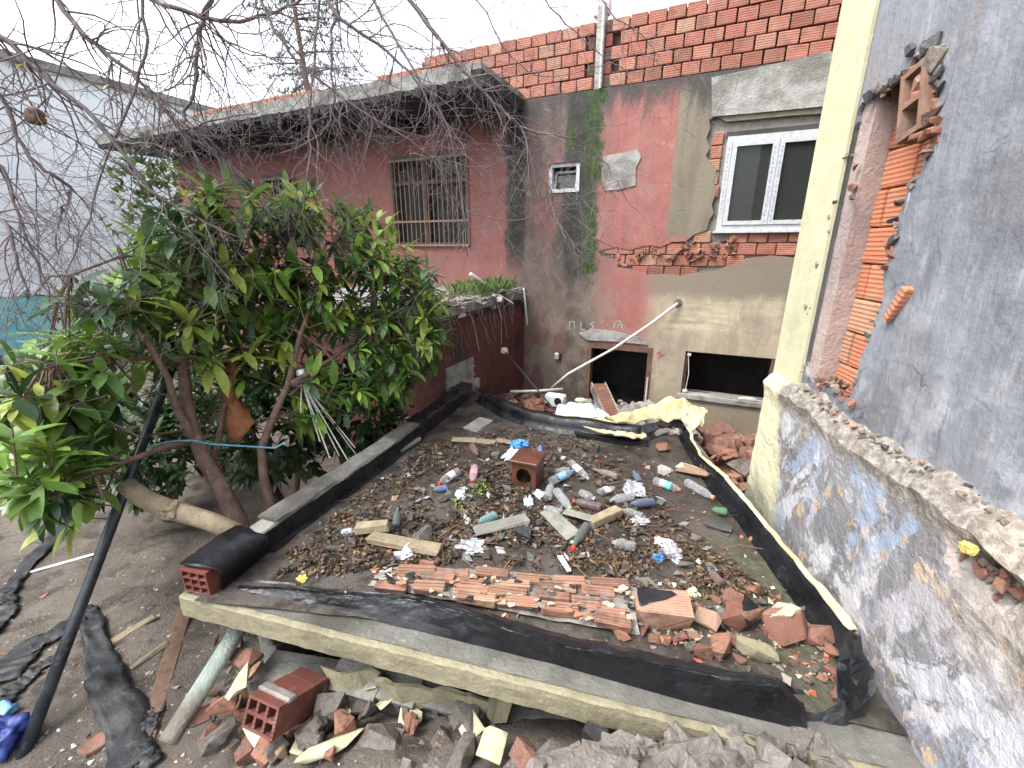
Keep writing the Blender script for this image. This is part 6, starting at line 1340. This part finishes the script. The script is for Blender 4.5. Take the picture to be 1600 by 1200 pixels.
for i in range(46):
    z = R.uniform(5.6, 12.3); a = R.uniform(0, 6.3); L = R.uniform(.9, 3.2) * (1 - .55 * (z - 5.6) / 7); d = Vector((math.cos(a), math.sin(a), R.uniform(-.1, .35))); p0 = Vector((pc.x, pc.y, z)); pts = [p0, p0 + d * L * .5, p0 + d * L + UP * -.1]; gb.tube(pts, [.035, .022, .008], 5)
    for k in range(26):
        t = R.uniform(.3, 1.05); c = polyl(pts, t) + Vector((R.gauss(0, .16), R.gauss(0, .16), R.gauss(0, .10))); col = R.choice([(.03, .055, .03), (.045, .075, .035), (.025, .045, .03)])
        for m in range(9):
            e = Vector((R.gauss(0, 1), R.gauss(0, 1), R.gauss(.3, .8))).normalized() * R.uniform(.1, .2); s = e.orthogonal().normalized() * .011; g.add([c - s, c + s, c + e], [(0, 1, 2)], col)
part('branches', gb, MAT['bark'], pine, world=True); part('crown', g, MAT['leaf'], pine, world=True, recalc=False)
# ---------------------------------------------------------------- bare tree hanging over from the upper left
R = random.Random(91)
TB = Vector((-3.6, 1.1, gz(-3.6, 1.1))); bare = thing('bare_tree', 'leafless tree with tangled drooping twigs hanging in from the upper left', 'tree', Matrix.Translation(TB))
TT = Vector((-3.0, 1.6, 5.2)); g = G(); g.tube([TB - UP * .1, TB + Vector((.1, .1, 1.5)), TB + Vector((.25, .3, 3.2)), TT, TT + Vector((.3, .4, .9))], [.16, .14, .125, .10, .06], 10); part('trunk', g, MAT['twig'], bare, world=True, smooth=True)
gt = G()
def twig(p, d, L, r, lev):
    n = max(3, int(L / .07)); P = [p]; q = p.copy(); e = d.normalized(); ax = Vector((R.uniform(-1, 1), R.uniform(-1, 1), R.uniform(-1, 1))).normalized(); kids = []
    for i in range(n):
        e = (e + ax.cross(e) * R.uniform(-.05, .26) + Vector((R.gauss(0, .17), R.gauss(0, .17), R.gauss(-.05, .17)))).normalized(); q = q + e * (L / n); P.append(q.copy())
        if lev > 0 and R.random() < .5 and i > 0: kids.append((q.copy(), e.copy(), i / n))
    if any((a - CO).dot(CF) < .9 for a in P): return
    m = len(P); gt.tube(P, [lerp(r, r * .35, i / (m - 1)) for i in range(m)], 5 if r > .004 else 4, cap=False)
    for q, e, t in kids:
        s = e.orthogonal().normalized(); s = Matrix.Rotation(R.uniform(0, 6.3), 3, e) @ s; twig(q, e * R.uniform(.4, .9) + s, L * R.uniform(.3, .65), max(.0013, r * .55 * (1 - .4 * t)), lev - 1)
limbs = [([(-60, 20, 2.5), (0, 55, 2.5), (60, 110, 2.55), (152, 190, 2.6), (236, 297, 2.7), (300, 335, 2.8), (371, 372, 2.9)], .020, .005, 22),
         ([(60, -60, 2.6), (115, 37, 2.65), (165, 80, 2.7), (216, 125, 2.75), (255, 170, 2.8), (290, 216, 2.9), (330, 290, 3.0)], .018, .005, 20),
         ([(-80, 90, 2.3), (0, 145, 2.35), (35, 230, 2.4), (80, 275, 2.45), (112, 298, 2.5), (95, 340, 2.5), (92, 400, 2.5)], .013, .004, 16),
         ([(150, -60, 2.7), (236, -2, 2.8), (300, 22, 2.85), (354, 34, 2.9), (420, 22, 3.0), (470, 0, 3.1), (520, -40, 3.2)], .017, .008, 16),
         ([(345, -40, 3.0), (322, 20, 3.0), (311, 57, 3.0), (308, 100, 3.0), (303, 145, 3.0), (290, 175, 3.0), (292, 200, 3.0), (330, 190, 3.05), (400, 175, 3.1)], .018, .004, 16),
         ([(505, -50, 3.0), (500, 0, 3.0), (492, 80, 3.0), (486, 162, 3.0), (484, 230, 3.0), (478, 300, 3.05), (470, 340, 3.1)], .011, .004, 18),
         ([(530, -40, 3.1), (526, 20, 3.1), (516, 80, 3.1), (520, 158, 3.1), (500, 210, 3.15), (440, 240, 3.2)], .012, .004, 16),
         ([(600, -60, 2.9), (640, 0, 2.9), (700, 78, 2.95), (745, 132, 3.0), (780, 170, 3.05), (812, 196, 3.1), (830, 245, 3.15), (865, 305, 3.2), (895, 352, 3.25), (960, 388, 3.3)], .016, .003, 24),
         ([(812, 196, 3.1), (850, 210, 3.1), (880, 213, 3.1), (915, 224, 3.15), (950, 262, 3.2), (965, 290, 3.2)], .007, .003, 6),
         ([(480, -50, 2.8), (530, 25, 2.8), (590, 70, 2.85), (640, 112, 2.9), (670, 160, 2.95), (715, 215, 3.0), (740, 260, 3.0)], .013, .003, 18),
         ([(560, -50, 2.7), (610, 50, 2.75), (660, 130, 2.8), (700, 200, 2.9), (720, 300, 2.95), (730, 400, 3.0)], .009, .003, 12),
         ([(390, -60, 2.6), (420, 30, 2.65), (470, 100, 2.7), (560, 170, 2.8), (640, 220, 2.9), (700, 262, 2.95)], .011, .003, 18),
         ([(-70, 200, 2.2), (0, 260, 2.25), (30, 340, 2.3), (70, 440, 2.35), (110, 520, 2.4)], .010, .003, 10),
         ([(-60, 340, 2.1), (5, 345, 2.1), (25, 400, 2.1), (45, 470, 2.15)], .013, .004, 8),
         ([(210, -60, 2.5), (230, 60, 2.55), (205, 160, 2.6), (165, 250, 2.65), (140, 340, 2.7), (95, 440, 2.7)], .010, .003, 16),
         ([(830, -60, 3.1), (860, 10, 3.1), (910, 60, 3.15), (960, 100, 3.2), (990, 115, 3.2)], .006, .002, 8),
         ([(700, -60, 3.0), (760, 20, 3.0), (800, 90, 3.05), (860, 120, 3.1), (1000, 82, 3.2)], .006, .002, 8),
         ([(930, -60, 3.0), (950, 15, 3.0), (1000, 50, 3.05), (1030, 90, 3.1)], .005, .002, 6),
         ([(730, 330, 3.2), (790, 345, 3.2), (850, 335, 3.2), (905, 325, 3.25)], .006, .002, 6),
         ([(640, 240, 3.0), (700, 250, 3.0), (760, 262, 3.0), (800, 240, 3.05)], .005, .002, 6)]
for pts, r0, r1, nt_ in limbs:
    P = pathD(pts); n = len(P)
    S = []                                                  # smooth the polyline
    for i in range(n - 1):
        for k in range(4):
            t = k / 4; a, b, c, d = P[max(i - 1, 0)], P[i], P[i + 1], P[min(i + 2, n - 1)]
            S.append(.5 * ((2 * b) + (c - a) * t + (2 * a - 5 * b + 4 * c - d) * t * t + (3 * b - a - 3 * c + d) * t ** 3))
    S.append(P[-1]); S = [s + Vector((R.gauss(0, .006), R.gauss(0, .006), R.gauss(0, .006))) for s in S]; m = len(S); rr = [lerp(r0, r1, i / (m - 1)) for i in range(m)]
    if pts[0][1] < 0 or pts[0][0] < 0:                       # run on to the trunk outside the picture
        mid = S[0].lerp(TT, .5) + UP * .25; S = [TT.copy(), mid] + S; rr = [r0 * 2.0, r0 * 1.4] + rr
    g = G(); g.tube(S, rr, 7); part('limb', g, MAT['twig'], bare, world=True, smooth=True)
    for i in range(int(nt_ * 1.9)):
        t = R.uniform(.05, 1); k = min(len(S) - 2, 2 + int(t * (len(S) - 3))); e = (S[k + 1] - S[k]).normalized(); s = e.orthogonal().normalized(); s = Matrix.Rotation(R.uniform(0, 6.3), 3, e) @ s
        twig(S[k], e * R.uniform(.3, .8) + s * .9 + Vector((.1, 0, -.25)), R.uniform(.25, .85), max(.002, rr[k] * .42), 2)
part('twigs', gt, MAT['twig'], bare, world=True, recalc=False, kind='stuff')
g = G()
for u, v, d in ((38, 100, 2.4), (95, 172, 2.45), (172, 132, 2.6), (290, 296, 2.8), (308, 312, 2.8), (388, 325, 2.9), (120, 448, 2.6)):
    p = PD(u, v, d); leaf(g, p, Vector((R.uniform(-1, 1), R.uniform(-1, 1), -.6)), UP, .055, .035, R.choice([(.5, .45, .05), (.55, .5, .12), (.4, .42, .06)]), .2, .2)
part('yellow_leaves', g, MAT['leaf'], bare, world=True, recalc=False)
g = G(); g.rock(.07, .07, .085, 3, .2, 2, 3, Matrix.Translation(PD(55, 182, 2.4))); part('dried_fruit', g, MAT['brownwood'], bare, world=True, smooth=True)
